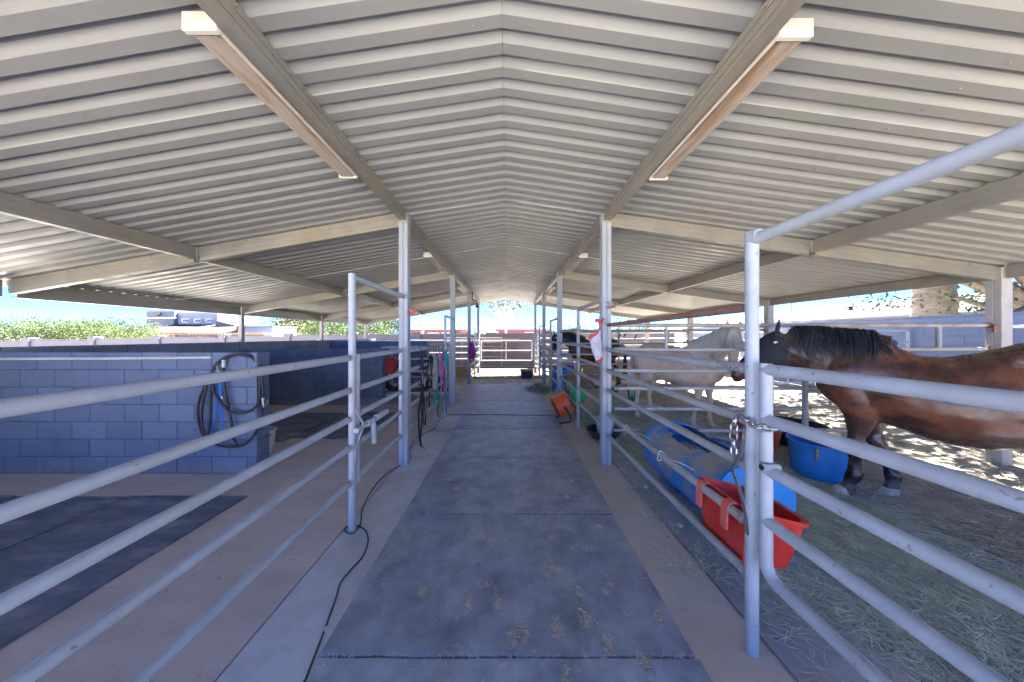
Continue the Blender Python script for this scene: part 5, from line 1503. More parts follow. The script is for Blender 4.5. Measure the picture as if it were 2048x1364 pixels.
# ------------------------------------------------------------------ equipment rack at the back left
def rack():
    x0, x1, y0, y1 = -3.07, -1.42, 7.38, 7.95
    t = thing('equipment_rack', 'blue grey square-tube rack holding buckets and bags beyond the halters', 'rack', ((x0 + x1) / 2, (y0 + y1) / 2, 0))
    for x in (x0, x1):
        for y in (y0, y1):
            b = MB(); b.box((x, y, .67), (.05, .05, 1.34), bev=.004); b.build('leg', M['pipe'], t, smooth=0)
    b = MB(); b.box(((x0 + x1) / 2, y0, 1.04), (x1 - x0 - .052, .04, .04), bev=.004); b.build('crossbar', M['pipe'], t, smooth=0)
    for z in (.2, .74, 1.315):
        for y in (y0, y1):
            b = MB(); b.box(((x0 + x1) / 2, y, z), (x1 - x0 - .052, .045, .045), bev=.004); b.build('crossbar', M['pipe'], t, smooth=0)
        for x in (x0, x1):
            b = MB(); b.box((x, (y0 + y1) / 2, z), (.045, y1 - y0 - .052, .045), bev=.004); b.build('crossbar', M['pipe'], t, smooth=0)
        if z < 1: 
            b = MB(); b.box(((x0 + x1) / 2, (y0 + y1) / 2, z + .029), (x1 - x0 - .06, y1 - y0 - .06, .012)); b.build('shelf', M['plywood'], t, smooth=0)
rack()
tb = over_fence_feeder('red hook-over bucket on the equipment rack', -2.82, 7.86, 8.2, 1.12, 1.155, .22, .32, 'red_plastic', 'red_faded', 'hook-over feeders')
tb.location = (-2.86, 7.25, .69); tb.rotation_euler = (0, 0, R(-90))
t = thing('storage_tote', 'blue tote with purple letters on the equipment rack', 'tote', (-2.22, 7.66, .44), group='totes and bags on the rack')
t.location = (-2.22, 7.66, .235)
b = MB(); b.loft([[Vector((-1.98 + sx * w, 8.02 + sy * d, z)) for sx, sy in ((-1, -1), (1, -1), (1, 1), (-1, 1))] for w, d, z in ((.29, .2, .236), (.33, .23, .56))]); b.build('box', M['strap_navy'], t, smooth=0)
b = MB(); b.box((-2.22, 7.66, .585), (.70, .49, .05), bev=.012); b.build('lid', M['strap_grey'], t, smooth=0)
lettering('lettering', 'ACE', .17, (-2.22, 7.447, .43), (R(83), 0, 0), 'ink_purple', t)
t = thing('hose_coil', 'black hose coil with white band on the lower rack shelf', 'hose', (-2.9, 7.6, .24), group='totes and bags on the rack')
b = MB()
for k in range(4):
    b.tube([(-2.86 + math.cos(a) * (.24 - .012 * k) , 7.5 + k * .05 + .02 * math.sin(a), .50 + math.sin(a) * (.25 - .012 * k)) for a in [2 * math.pi * q / 26 for q in range(26)]], .03, 8, closed=True)
b.build('coil', M['rubber'], t, smooth=60)
b = MB(); b.tube([(-2.86 + math.cos(a) * .16, 7.46, .50 + math.sin(a) * .16) for a in [R(q) for q in range(20, 170, 12)]], .018, 8); b.build('band', M['white_plastic'], t)
t = thing('sack', 'black sack on the upper rack shelf under the red bucket', 'sack', (-2.85, 7.66, .78), group='totes and bags on the rack')
b = MB()
def blob(mb, c, rx, ry, rz, seed):
    c = Vector(c); rings = []
    for j in range(9):
        ph = -math.pi / 2 + math.pi * (j + .05) / 8.1
        rings.append([c + Vector((math.cos(a) * math.cos(ph) * rx, math.sin(a) * math.cos(ph) * ry, math.copysign(abs(math.sin(ph)) ** .6, math.sin(ph)) * rz)) * (1 + .10 * mnoise.noise(Vector((math.cos(a) * 2 + seed, math.sin(a) * 2, ph * 2)))) - c * 0 + Vector((0, 0, 0)) if False else c + Vector((math.cos(a) * math.cos(ph) * rx, math.sin(a) * math.cos(ph) * ry, math.copysign(abs(math.sin(ph)) ** .6, math.sin(ph)) * rz)) * (1 + .12 * mnoise.noise(Vector((math.cos(a) * 2 + seed, math.sin(a) * 2, ph * 2)))) for a in [2 * math.pi * k / 18 for k in range(18)]])
    mb.loft(rings)
blob(b, (-2.82, 7.68, .88), .27, .18, .13, 1); b.build('bag', M['strap_black'], t, smooth=70)
t = thing('sack', 'dark blue folded blanket on the upper rack shelf beside the sack', 'blanket', (-2.0, 7.66, .78), group='totes and bags on the rack')
b = MB(); blob(b, (-1.95, 7.68, .91), .33, .2, .13, 4); b.build('bag', M['strap_navy'], t, smooth=70)
t = thing('grain_scoop', 'bright blue scoop lying over the hose coil on the rack', 'scoop', (-2.6, 7.6, .77), group='totes and bags on the rack')
b = MB(); b.lathe((-2.6, 7.6, .775), [(.05, 0), (.07, .01), (.085, .12), (.08, .12), (.065, .02), (.01, .014)], 16); b.tube([(-2.53, 7.6, .86), (-2.38, 7.58, .9)], .013, 8); b.build('scoop', M['blue_plastic'], t, smooth=50)

# ------------------------------------------------------------------ extension cord
pts = [gp(596, 1390), gp(610, 1364), gp(640, 1286), gp(671, 1201), gp(681, 1167), gp(702, 1141), gp(725, 1115), gp(736, 1086), gp(733, 1066), gp(722, 1056), gp(704, 1053), gp(691, 1058), gp(694, 1067), gp(708, 1067), gp(718, 1055),
       gp(722, 1042), gp(725, 1020), gp(743, 982), gp(770, 951), gp(800, 932), gp(815, 926), gp(822, 915), gp(821, 900), gp(829, 882), gp(844, 870), gp(866, 859), gp(880, 840), gp(889, 832), gp(905, 830)]
pts = [Vector((p.x, p.y, .006)) for p in pts]
pts += [Vector((p.x, p.y, .025)) for p in (gp(935, 830, .02), gp(990, 829.5, .02), gp(1050, 831, .02), gp(1096, 831, .02))] + [Vector((.98, 5.85, .012)), Vector((1.03, 5.80, .05)), Vector((1.08, 5.80, .16))]
o = MB(); o.tube(crom(pts, 6), .0052, 7)
t = thing('extension_cord', 'dark green extension cord winding from the front along the left aisle edge to the fan', 'cord', (-1.0, 3.0, 0))
o.build('cord', M['cord_green'], t, smooth=60)
b = MB(); p = gp(651, 1262); b.tube([(p.x - .004, p.y + .012, .007), (p.x + .004, p.y - .012, .007)], .0075, 8); b.build('tape', M['trim_white'], t)

t = thing('conduit_lamp', 'dark gooseneck conduit and small lamp under the beam at the third left post', 'lamp', (-1.16, 10.2, 2.8))
b = MB(); b.tube(crom([(-1.19, 10.16, 3.1), (-1.19, 10.16, 2.86), (-1.13, 10.16, 2.82), (-1.06, 10.16, 2.80), (-1.03, 10.16, 2.72), (-1.03, 10.16, 2.66)], 4), .02, 8); b.build('conduit', M['black_metal'], t)
b = MB(); b.lathe((-1.03, 10.16, 2.56), [(.075, 0), (.07, .03), (.03, .09), (.02, .11), (.015, .02)], 14); b.build('lamp_shade', M['black_metal'], t)
for px, yy, lab in ((1238, 673, 'dark strap tied on the far divider rail, first beside the dark horse rump'), (1249, 671, 'dark strap tied on the far divider rail, middle of three'), (1271, 674, 'dark strap tied on the far divider rail, nearest the palomino')):
    p = at(px, yy, 10.05); b = MB(); b.ribbon(crom([(p.x + .05, 10.05, p.z + .07), (p.x, 10.04, p.z), (p.x - .035, 10.05, p.z - .08)], 3), .04, (1, 0, .3), thick=.012)
    tag(b.build('tie_strap', M['strap_black'], smooth=60), lab, 'strap', 'straps on the far divider rail')
o = MB(); o.tube([(1.68, 6.45, .62), (1.80, 5.95, .50), (1.86, 5.68, .44)], .012, 8)
tag(o.build('stick', M['pvc']), 'white stick sticking out above the tan drum', 'stick')
o = MB(); o.tube([(1.36, 6.75, .50), (1.33, 5.75, .46)], .035, 12)
tag(o.build('spare_pipe', M['pipe_old']), 'weathered pipe lying behind the panel above the orange fan', 'pipe')
# ------------------------------------------------------------------ hay and litter
def strands(n, fx, zf, lmin, lmax, w, mats, name, label=None, group=None, seed=1, zr_=(.002, .02), parent=None, weights=(.5, .3, .2), orient=None, kink=.35):
    g_ = np.random.default_rng(seed)
    P = fx(n, g_)
    n = len(P)
    a = g_.uniform(0, 2 * np.pi, n) if orient is None else orient(P, g_)
    L = g_.uniform(lmin, lmax, n)
    d1 = np.stack([np.cos(a), np.sin(a), g_.normal(0, .16, n)], 1)
    a2 = a + g_.normal(0, kink, n)
    d2 = np.stack([np.cos(a2), np.sin(a2), g_.normal(-.05, .16, n)], 1)
    z = zf(P) + g_.uniform(zr_[0], zr_[1], n)
    c = np.stack([P[:, 0], P[:, 1], z], 1)
    p0 = c - d1 * L[:, None] / 2; p1 = c; p2 = c + d2 * L[:, None] / 2
    zmin = zf(np.stack([p0[:, 0], p0[:, 1]], 1)); p0[:, 2] = np.maximum(p0[:, 2], zmin + .002)
    p2[:, 2] = np.maximum(p2[:, 2], zf(p2[:, :2]) + .002)
    s_ = np.stack([-np.sin(a), np.cos(a), g_.normal(0, .5, n)], 1)
    s_ /= np.linalg.norm(s_, axis=1, keepdims=True)
    ww = (w * g_.uniform(.6, 1.3, n))[:, None] / 2
    q1 = np.stack([p0 - s_ * ww * .5, p1 - s_ * ww, p1 + s_ * ww, p0 + s_ * ww * .5], 1)
    q2 = np.stack([p1 - s_ * ww, p2 - s_ * ww * .3, p2 + s_ * ww * .3, p1 + s_ * ww], 1)
    V = np.concatenate([q1, q2], 0)
    mi = g_.choice(len(mats), n, p=weights[:len(mats)])
    o = quads_obj(name, V, [M[m] for m in mats], parent, np.concatenate([mi, mi]))
    o['kind'] = 'stuff'
    if label: tag(o, label, 'hay', group)
    return o
def clumps(centres, g_, n):
    """centres: (x, y, sx, sy, rot, weight)"""
    W = np.array([c[5] for c in centres], float); W /= W.sum()
    k = g_.choice(len(centres), n, p=W)
    C = np.array(centres)[k]
    u = g_.normal(0, 1, n) * C[:, 2]; v = g_.normal(0, 1, n) * C[:, 3]
    ca, sa = np.cos(C[:, 4]), np.sin(C[:, 4])
    return np.stack([C[:, 0] + u * ca - v * sa, C[:, 1] + u * sa + v * ca], 1)
flat0 = lambda P: np.where(P[:, 0] > .945, np.where(P[:, 0] > 1.34, .004, 0.0), np.where(P[:, 0] > -.925, .017, 0.0))
def yardz(P):
    return np.where(P[:, 0] > 3.62, .012 + np.array([mnoise.noise(Vector((x * 1.1, y * 1.1, 3))) * .022 for x, y in P]), .004)
# green hay in the bay's stall
cA = [(1.75, 2.35, .22, .5, .3, 1), (2.35, 2.05, .5, .28, -.3, 3.2), (2.9, 2.25, .5, .28, -.4, 3), (2.2, 1.65, .35, .25, -.5, 1.6), (3.1, 1.75, .45, .28, -.4, 2), (2.5, 2.8, .55, .35, 0, 2.2), (3.2, 3.0, .45, .35, 0, 2.2), (3.1, 3.7, .5, .3, 0, 2), (2.5, 1.25, .4, .3, 0, .7), (3.3, 2.5, .3, .4, 0, 1.5)]
def fA_(n, g_):
    P = clumps(cA, g_, n)
    nz = np.array([mnoise.noise(Vector((x * 3.2, y * 3.2, 1))) + .6 * mnoise.noise(Vector((x * 8, y * 8, 4))) for x, y in P])
    P = P[(nz > g_.uniform(-.75, .35, n)) & (P[:, 0] > 1.40)]
    return P
strands(42000, fA_, flat0, .05, .15, .0036, ['hay1', 'hay2', 'hay3'], 'hay', 'loose green hay strewn over the mats in front of the bay horse', seed=3, zr_=(.002, .022), weights=(.58, .30, .12))
# hay round the palomino and behind
cB = [(2.2, 4.6, .45, .5, 0, 2), (2.0, 5.4, .4, .6, 0, 3), (2.6, 6.2, .6, .5, 0, 3), (2.3, 7.2, .6, .4, 0, 2), (1.75, 4.4, .2, .3, 0, 1.2), (2.9, 4.15, .5, .2, 0, 1), (1.75, 6.7, .25, .4, 0, 1.5), (2.6, 8.4, .7, .6, 0, 1.5), (3.2, 5.9, .4, .4, 0, 1)]
def fB_(n, g_):
    P = clumps(cB, g_, n); return P[(P[:, 0] > 1.42)]
strands(17000, fB_, flat0, .06, .17, .006, ['hay1', 'hay2', 'hay3'], 'hay', 'green hay spread thick around the palomino hind legs', seed=4, zr_=(.003, .035), weights=(.66, .2, .14))
# hay in the feeder and caught on its edge
def fC_(n, g_):
    P = np.stack([g_.normal(1.93, .09, n), g_.normal(3.02, .2, n)], 1)
    return P[(np.abs(P[:, 0] - 1.93) < .17) & (np.abs(P[:, 1] - 3.02) < .33)]
strands(600, fC_, lambda P: .36 - .25 * np.abs(P[:, 0] - 1.93), .06, .16, .004, ['hay1', 'hay2', 'hay3'], 'hay', 'hay heaped in the opening of the blue barrel feeder', seed=5, zr_=(0, .09), weights=(.6, .3, .1))
def fC2(n, g_):
    return np.stack([g_.normal(1.62, .055, n), g_.uniform(2.55, 3.35, n)], 1)
strands(60, fC2, lambda P: .325 + np.sqrt(np.maximum(.01, .322 ** 2 - (P[:, 0] - 1.885) ** 2)), .05, .14, .0035, ['hay1', 'hay2', 'hay3'], 'hay', 'wisps of hay caught between the barrel feeder and the rail', seed=6, zr_=(0, .02), weights=(.5, .35, .15))
# heap of green hay at the far aisle edge
hc = gp(1079, 779)
def fD_(n, g_): return np.stack([g_.normal(hc.x + .02, .17, n), g_.normal(hc.y - .1, .26, n)], 1)
strands(3200, fD_, lambda P: np.maximum(0.0, .17 * np.exp(-((P[:, 0] - hc.x) ** 2 / .04 + (P[:, 1] - hc.y + .1) ** 2 / .1))) + flat0(P), .08, .22, .008, ['hay1', 'leaf_d1', 'hay2'], 'hay', 'small heap of green hay at the far right edge of the aisle mats', seed=7, zr_=(0, .03), weights=(.6, .25, .15))
def fE_(n, g_):
    P = np.stack([g_.uniform(-3.2, 3.2, n), g_.uniform(10.0, 12.4, n)], 1); return P
strands(9000, fE_, lambda P: np.full(len(P), -.012), .08, .22, .008, ['hay1', 'hay3', 'hay2'], 'hay', 'thin litter of hay on the ground beyond the end of the mats', seed=8, zr_=(0, .03), weights=(.4, .35, .25))
# scattered wisps on the concrete edge
def fF_(n, g_):
    P = np.stack([np.abs(g_.normal(0, .22, n)) * -1 + 1.42, g_.uniform(1.5, 4.6, n)], 1)
    nz = np.array([mnoise.noise(Vector((x * 2, y * 2.2, 7))) for x, y in P])
    return P[(nz > -.18) & (P[:, 0] > .9)]
strands(2600, fF_, flat0, .03, .12, .0034, ['hay2', 'hay1', 'hay3'], 'hay', 'scattered hay wisps on the bare concrete edge of the right panel', seed=9, zr_=(.001, .007), weights=(.5, .35, .15))
def fF2(n, g_):
    return np.stack([g_.uniform(1.38, 3.7, n), g_.uniform(.55, 2.0, n)], 1)
strands(900, fF2, flat0, .03, .12, .003, ['hay2', 'hay1', 'hay3'], 'hay', 'thin hay wisps on the mats behind the near gate', seed=19, zr_=(.001, .008), weights=(.4, .4, .2))
# straw on the dirt of the runs
def fG_(n, g_):
    r = g_.uniform(0, 1, n)
    P = np.stack([3.55 + 5.6 * r ** 1.5, .7 + 8.6 * g_.uniform(0, 1, n) ** 1.25], 1)
    nz = np.array([mnoise.noise(Vector((x * 1.6, y * 1.6, 2))) + .5 * mnoise.noise(Vector((x * 5, y * 5, 2))) for x, y in P])
    return P[nz > g_.uniform(-.6, .5, n)]
strands(80000, fG_, yardz, .05, .16, .0046, ['straw1', 'straw2', 'leaf_t1', 'hay1'], 'straw', 'straw and chewed hay littering the dirt behind the bay horse', seed=10, zr_=(.002, .022), weights=(.50, .28, .2, .02))
# dung scraps trodden onto the aisle mats
spots = [(640 + x / 2.926, 900 + y / 2.926, s_, tl) for x, y, s_, tl in
         [(805, 495, .05, 0), (1005, 540, .05, 1), (1355, 515, .05, 0), (1555, 580, .05, 1), (930, 640, .06, 0), (1370, 700, .045, 1), (1325, 740, .045, 0), (975, 790, .055, 1), (1040, 915, .05, 1), (870, 905, .05, 0),
          (1700, 790, .045, 1), (1670, 835, .04, 0), (1515, 835, .045, 1), (1190, 1065, .06, 1), (1130, 1110, .05, 0), (1385, 1045, .045, 0), (1560, 1005, .05, 1), (1690, 1140, .055, 1), (1900, 1240, .045, 1), (1450, 1340, .05, 0),
          (1450, 280, .04, 1), (1170, 265, .05, 0), (860, 325, .05, 0), (800, 230, .04, 0), (750, 175, .06, 0), (1465, 180, .04, 0), (1985, 975, .05, 0), (1625, 450, .04, 0), (600, 830, .04, 0)]]
def fH_(n, g_):
    out = []
    for px, py, s_, tl in spots:
        p = gp(px, py, .017)
        k = int(n / len(spots) * (.25 + 1.1 * g_.random()))
        q = np.stack([g_.normal(p.x, s_ * .3 * (.6 + g_.random()), k), g_.normal(p.y, s_ * .38 * (.6 + g_.random()), k)], 1)
        if tl:
            m_ = k // 4; u = g_.uniform(0, 1, m_)
            q[:m_, 0] = p.x - .03 * u * (1 if px < 1300 else .9) + g_.normal(0, .006, m_); q[:m_, 1] = p.y + .17 * u * (1 if s_ > .04 else .7)
        out.append(q)
    for ys in (1.475, 2.667, 3.90, 5.10):           # dust and straw lodged in the mat seams
        out.append(np.stack([g_.uniform(-.91, .93, 170), g_.normal(ys + .004, .007, 170)], 1))
    return np.concatenate(out)
strands(3900, fH_, lambda P: np.full(len(P), .0195), .012, .04, .0034, ['dung', 'hay3', 'hay2'], 'dung_scraps', 'dried dung and straw scraps trodden onto the aisle mats', seed=12, zr_=(0, .004), weights=(.6, .28, .12), orient=lambda P, g_: g_.normal(1.9, .9, len(P)))
COL.objects['dung_scraps']['category'] = 'litter'
def fI_(n, g_): return np.stack([np.where(g_.uniform(0, 1, n) < .5, g_.uniform(-1.3, 1.3, n), g_.uniform(-4.5, -1.3, n)), .9 + 5 * g_.uniform(0, 1, n) ** 1.6], 1)
o = strands(620, fI_, flat0, .006, .014, .007, ['chip', 'hay3', 'dung'], 'pebble_chips', 'tiny pale chips scattered over mats and concrete', seed=13, zr_=(.002, .004), weights=(.6, .2, .2))
o['category'] = 'litter'
for i, (px, py, lab) in enumerate(((1247, 887, 'brown dung ball on the hay beside the right barn post'), (1291, 977, 'brown dung ball on the concrete below the panel'), (1360, 1055, 'pale dung ball beside the barrel feeder'))):
    p = gp(px, py); b = MB(); blob(b, (p.x, p.y, .018), .026, .022, .018, i * 3)
    tag(b.build('dung_ball', M['dung'], smooth=70), lab, 'dung', 'dung balls on the floor')

# ------------------------------------------------------------------ trees and plants
def leaves(n, C, sz, g_, droop=.0, asp=.5):
    d = g_.normal(0, 1, (n, 3)); d[:, 2] -= droop; d /= np.linalg.norm(d, axis=1, keepdims=True)
    e = g_.normal(0, 1, (n, 3)); e -= d * (e * d).sum(1, keepdims=True); e /= np.linalg.norm(e, axis=1, keepdims=True)
    L = (sz * g_.uniform(.6, 1.4, n))[:, None]
    return np.stack([C - d * L / 2, C + e * L * asp / 2, C + d * L / 2, C - e * L * asp / 2], 1)
def tree(name, label, base, th, cc, cr, n, sz, mats, wts, tr=.12, limbs=9, bark='bark', group='trees beyond the walls', seed=1, spread=.22, cat='tree', fill=.35, lean=(0, 0), droop=0.2, fork=None):
    g_ = np.random.default_rng(seed); r_ = random.Random(seed)
    t = thing(name, label, cat, base, group=group)
    b = MB(); B = Vector(base); C = Vector(cc); F = fork or (B + Vector((lean[0], lean[1], th)))
    F = Vector(F)
    b.tube(crom([B - Vector((0, 0, .1)), B.lerp(F, .5) + Vector((r_.uniform(-.1, .1), r_.uniform(-.1, .1), 0)) * tr * 3, F], 5), [tr * (1.25 - .5 * q / 10) for q in range(11)], 9)
    tips = []
    for k in range(limbs):
        a = 2 * math.pi * (k + r_.random() * .6) / limbs; ph = r_.uniform(-.35, 1.2)
        tip = C + Vector((math.cos(a) * math.cos(ph) * cr[0], math.sin(a) * math.cos(ph) * cr[1], math.sin(ph) * cr[2])) * r_.uniform(.6, .95)
        mid = F.lerp(tip, .5) + Vector((r_.uniform(-.15, .15), r_.uniform(-.15, .15), r_.uniform(0, .2))) * cr[2] * .6
        pl = crom([F - Vector((0, 0, tr)), F.lerp(mid, .5), mid, tip], 3)
        b.tube(pl, [max(.012, tr * .55 * (1 - q / 10)) for q in range(len(pl))], 6)
        tips += [tip, mid.lerp(tip, .5)]
        for j in range(2):
            t2 = mid.lerp(tip, r_.uniform(.2, .7)) + Vector((r_.uniform(-1, 1) * cr[0], r_.uniform(-1, 1) * cr[1], r_.uniform(-.5, 1) * cr[2])) * .35
            b.tube([mid, mid.lerp(t2, .6) + Vector((0, 0, .05)), t2], [tr * .22, tr * .15, .012], 5)
            tips.append(t2)
    b.build('trunk', M[bark], t, smooth=60)
    T = np.array([list(p) for p in tips])
    k = g_.choice(len(T), n)
    P = T[k] + g_.normal(0, 1, (n, 3)) * np.array(cr)[None, :] * spread
    m_ = int(n * fill)
    u = g_.normal(0, 1, (m_, 3)); u /= np.linalg.norm(u, axis=1, keepdims=True)
    rad = g_.uniform(.45, 1.0, m_)[:, None]
    bump = np.array([1 + .28 * mnoise.noise(Vector((x * 2.2 + seed, y * 2.2, z * 2.2))) for x, y, z in u])[:, None]
    P[:m_] = np.array(list(C))[None, :] + u * rad * bump * np.array(cr)[None, :]
    keep = np.array([mnoise.noise(Vector((p[0] * 1.1 / max(.6, cr[0] * .25), p[1] / max(.6, cr[0] * .25), p[2] * 1.3 / max(.6, cr[0] * .25)))) for p in P]) > g_.uniform(-.65, .12, n)
    P = P[keep]; n = len(P)
    mi = g_.choice(len(mats), n, p=wts)
    o = quads_obj('crown', leaves(n, P, sz, g_, droop), [M[m] for m in mats], t, mi)
    o.location = -Vector(base)
    o['kind'] = 'stuff'
    return t
PV = (['leaf_pv1', 'leaf_pv2', 'leaf_d1'], (.42, .42, .16))
for i, (px, Y, zt, w, lab) in enumerate(((-120, 20, 3.0, 3.6, 'feathery pale green desert tree at the left edge beyond the yard wall'), (40, 19.5, 3.05, 3.0, 'low feathery green tree second from the left beyond the yard wall'), (150, 18.6, 2.85, 2.6, 'spreading pale green tree leaning over the yard wall'), (235, 20.5, 3.1, 2.8, 'feathery green tree with visible dark branches left of the grey house'))):
    X = (px - CX) * Y / F_
    tree('desert_tree', lab, (X, Y, -.03), 1.0, (X, Y, 1.75), (w, 1.7, zt - 1.85), 21000, .085, *PV, tr=.11, limbs=11, seed=20 + i, spread=.2, fill=.55)
tree('desert_tree', 'green tree rising behind the low wing of the grey house', (-31, 46, 0), 2, (-31, 46, 3.4), (5.2, 3, 2.0), 5200, .32, *PV, tr=.18, seed=30, fill=.5)
for i, (px, Y, zt, w, lab, mats) in enumerate(((575, 42, 4.0, 2.6, 'brownish dry bush tree right of the grey house', (['leaf_t1', 'leaf_pv1'], (.6, .4))), (610, 46, 4.3, 3.2, 'pale yellow green tree behind the yard wall', PV), (655, 30, 3.5, 2.5, 'dense bright green round tree behind the yard wall', (['leaf_d1', 'leaf_pv1'], (.5, .5))),
     (700, 40, 3.9, 3.2, 'hazy olive tree behind the middle eave post', PV), (745, 31, 3.25, 2.2, 'bright green bushy tree beside the end eave post', (['leaf_d1', 'leaf_pv1'], (.45, .55))), (785, 48, 4.9, 3.2, 'tall grey green tree behind the first left barn post', PV))):
    X = (px - CX) * Y / F_
    tree('garden_tree', lab, (X, Y, 0), 1.4, (X, Y, zt * .56), (w, w * .8, zt * .46), 4200, .2 * Y / 32, *mats, tr=.12, seed=40 + i, fill=.6)
# thin pale tree beyond the end gate
tree('gum_tree', 'slender pale-trunked tree with sparse leaves beyond the end gate', (-.12, 22.5, 0), 2.2, (-.05, 22.5, 4.35), (1.75, 1.3, 1.75), 1500, .19, ['leaf_t1', 'leaf_pv1', 'leaf_pv2'], (.45, .3, .25), tr=.10, limbs=10, bark='bark_pale', seed=61, spread=.15, fill=.12, droop=.6)
for i, (px, Y, zt, w, lab, mats, nn) in enumerate(((1225, 26, 3.9, 2.3, 'open-crowned greyish tree right of the second right barn post', (['leaf_t1', 'leaf_pv1', 'leaf_d1'], (.35, .4, .25)), 2600), (1150, 24, 2.9, 1.5, 'yellow green shrub tree behind the far wall near the second right post', PV, 2200),
     (1300, 27, 2.75, 2.6, 'yellow green shrub tree behind the far right wall', PV, 4200), (1420, 21, 2.95, 2.4, 'bright green shrub tree behind the run fence', PV, 5200), (1505, 19.5, 2.85, 1.9, 'leafy green tree behind the near right frame post', (['leaf_d1', 'leaf_pv1', 'leaf_pv2'], (.3, .4, .3)), 5200), (1555, 20.5, 2.85, 1.3, 'leafy green shrub left of the shingled roof', PV, 3000))):
    X = (px - CX) * Y / F_
    tree('garden_tree', lab, (X, Y, 0), 1.2, (X, Y, zt * .56), (w, w * .8, zt * .46), nn, .13 * Y / 24, *mats, tr=.09, seed=70 + i, fill=.6 if i else .2)
# shade tree by the right wall; its crown stands above the eave
tree('shade_tree', 'big leafy tree with crooked dark limbs at the right wall', (13.9, 7.35, 0), 2.15, (9.7, 8.8, 5.2), (3.7, 4.2, 2.3), 21000, .17, ['leaf_d1', 'leaf_pv1', 'leaf_d2'], (.5, .3, .2), tr=.34, limbs=14, seed=90, spread=.2, fill=.4)
t = thing('tree_limb', 'crooked low branch with small leaves in front of the shingled roof', 'branch', (12.6, 7.5, 1.9))
b = MB()
b.tube(crom([(13.9, 7.4, 1.75), (13.2, 7.5, 2.25), (12.55, 7.65, 2.05), (12.25, 7.7, 2.35), (11.6, 7.8, 2.62)], 5), [.16 - .006 * q for q in range(21)], 8)
b.tube(crom([(12.55, 7.65, 2.05), (12.2, 7.5, 2.0), (11.7, 7.4, 2.25)], 4), [.07 - .004 * q for q in range(9)], 7)
b.build('limb', M['bark'], t, smooth=60)
g_ = np.random.default_rng(3)
C_ = np.array([(12.3, 7.7, 2.5), (11.8, 7.8, 2.6), (11.5, 7.5, 2.35), (13.1, 7.6, 2.5), (13.3, 7.2, 2.35), (12.9, 7.0, 2.6), (10.7, 8.2, 2.5), (10.3, 8.4, 2.62)])
P_ = C_[g_.choice(len(C_), 620)] + g_.normal(0, 1, (620, 3)) * np.array((.28, .28, .16))
o = quads_obj('leaves', leaves(620, P_, .10, g_, .2), [M['leaf_pv1'], M['leaf_pv2'], M['leaf_d1']], t, g_.choice(3, 620)); o.location = -Vector(t.location); o['kind'] = 'stuff'

def palm(label, base, h, r, frond, nf=26, seed=1, group='palm trees', detail=False, lean=0.0):
    t = thing('palm_tree', label, 'palm tree', base, group=group)
    B = Vector(base); r_ = random.Random(seed)
    b = MB(); n = 18 if detail else 8
    zs = [h * i / (90 if detail else 14) for i in range(91 if detail else 15)]
    rings = []
    for i, z in enumerate(zs):
        rr_ = r * (1.15 - .25 * min(1, z / h)) * (1 + (.035 if i % 3 == 0 else -.012) * (1 if detail else .5))
        rings.append([B + Vector((math.cos(a) * rr_ * (1 + .03 * mnoise.noise(Vector((math.cos(a) * 3, math.sin(a) * 3, z * 5)))) + lean * z, math.sin(a) * rr_, z + (.03 * mnoise.noise(Vector((math.cos(a) * 2, math.sin(a) * 2, z * 3))) if detail else 0))) for a in [2 * math.pi * k / n for k in range(n)]])
    b.loft(rings); b.build('trunk', M['palm_bark'], t, smooth=50)
    top = B + Vector((lean * h, 0, h))
    b = MB()
    for k in range(nf):
        a = 2.399 * k; el = R(80) - R(115) * (k / nf)
        d = Vector((math.cos(a) * math.cos(el), math.sin(a) * math.cos(el), math.sin(el))); sd = Vector((-math.sin(a), math.cos(a), 0))
        L = frond * r_.uniform(.8, 1.1)
        mid = top + d * L * .5 + Vector((0, 0, .06 * L)); end = top + d * L * .8 - Vector((0, 0, .22 * L))
        b.ribbon([top, mid], .04, sd, thick=.02)
        for q in range(7):
            aa = (q - 3) / 3 * 1.1
            dd = ((end - mid).normalized() * math.cos(aa) + sd * math.sin(aa)).normalized()
            b.ribbon([mid, mid + dd * L * .3, mid + dd * L * .5 - Vector((0, 0, .08 * L))], [.03, .11 * L * .5, .01], dd.cross(Vector((0, 0, 1))) if abs(dd.z) < .9 else sd, thick=.006)
    b.build('crown', M['leaf_d1'], t, smooth=0)
    return t
palm('thick palm trunk with ringed bark standing behind the right wall', (13.35, 9.4, 0), 8.5, .40, 2.6, 34, 5, detail=True)
for i, (px, py, Y, r_, lab) in enumerate(((972.5, 651, 120, 1.9, 'tiny distant palm left of the slender pale tree'), (846, 652, 90, 1.7, 'distant palm above the maroon house roof'), (929, 655, 95, 1.8, 'distant palm behind the third left barn post'), (1106, 655, 80, 1.7, 'distant palm between the far right barn posts'))):
    p = at(px, py, Y); palm(lab, (p.x, Y, 0), p.z, .16, r_, 20, 30 + i)

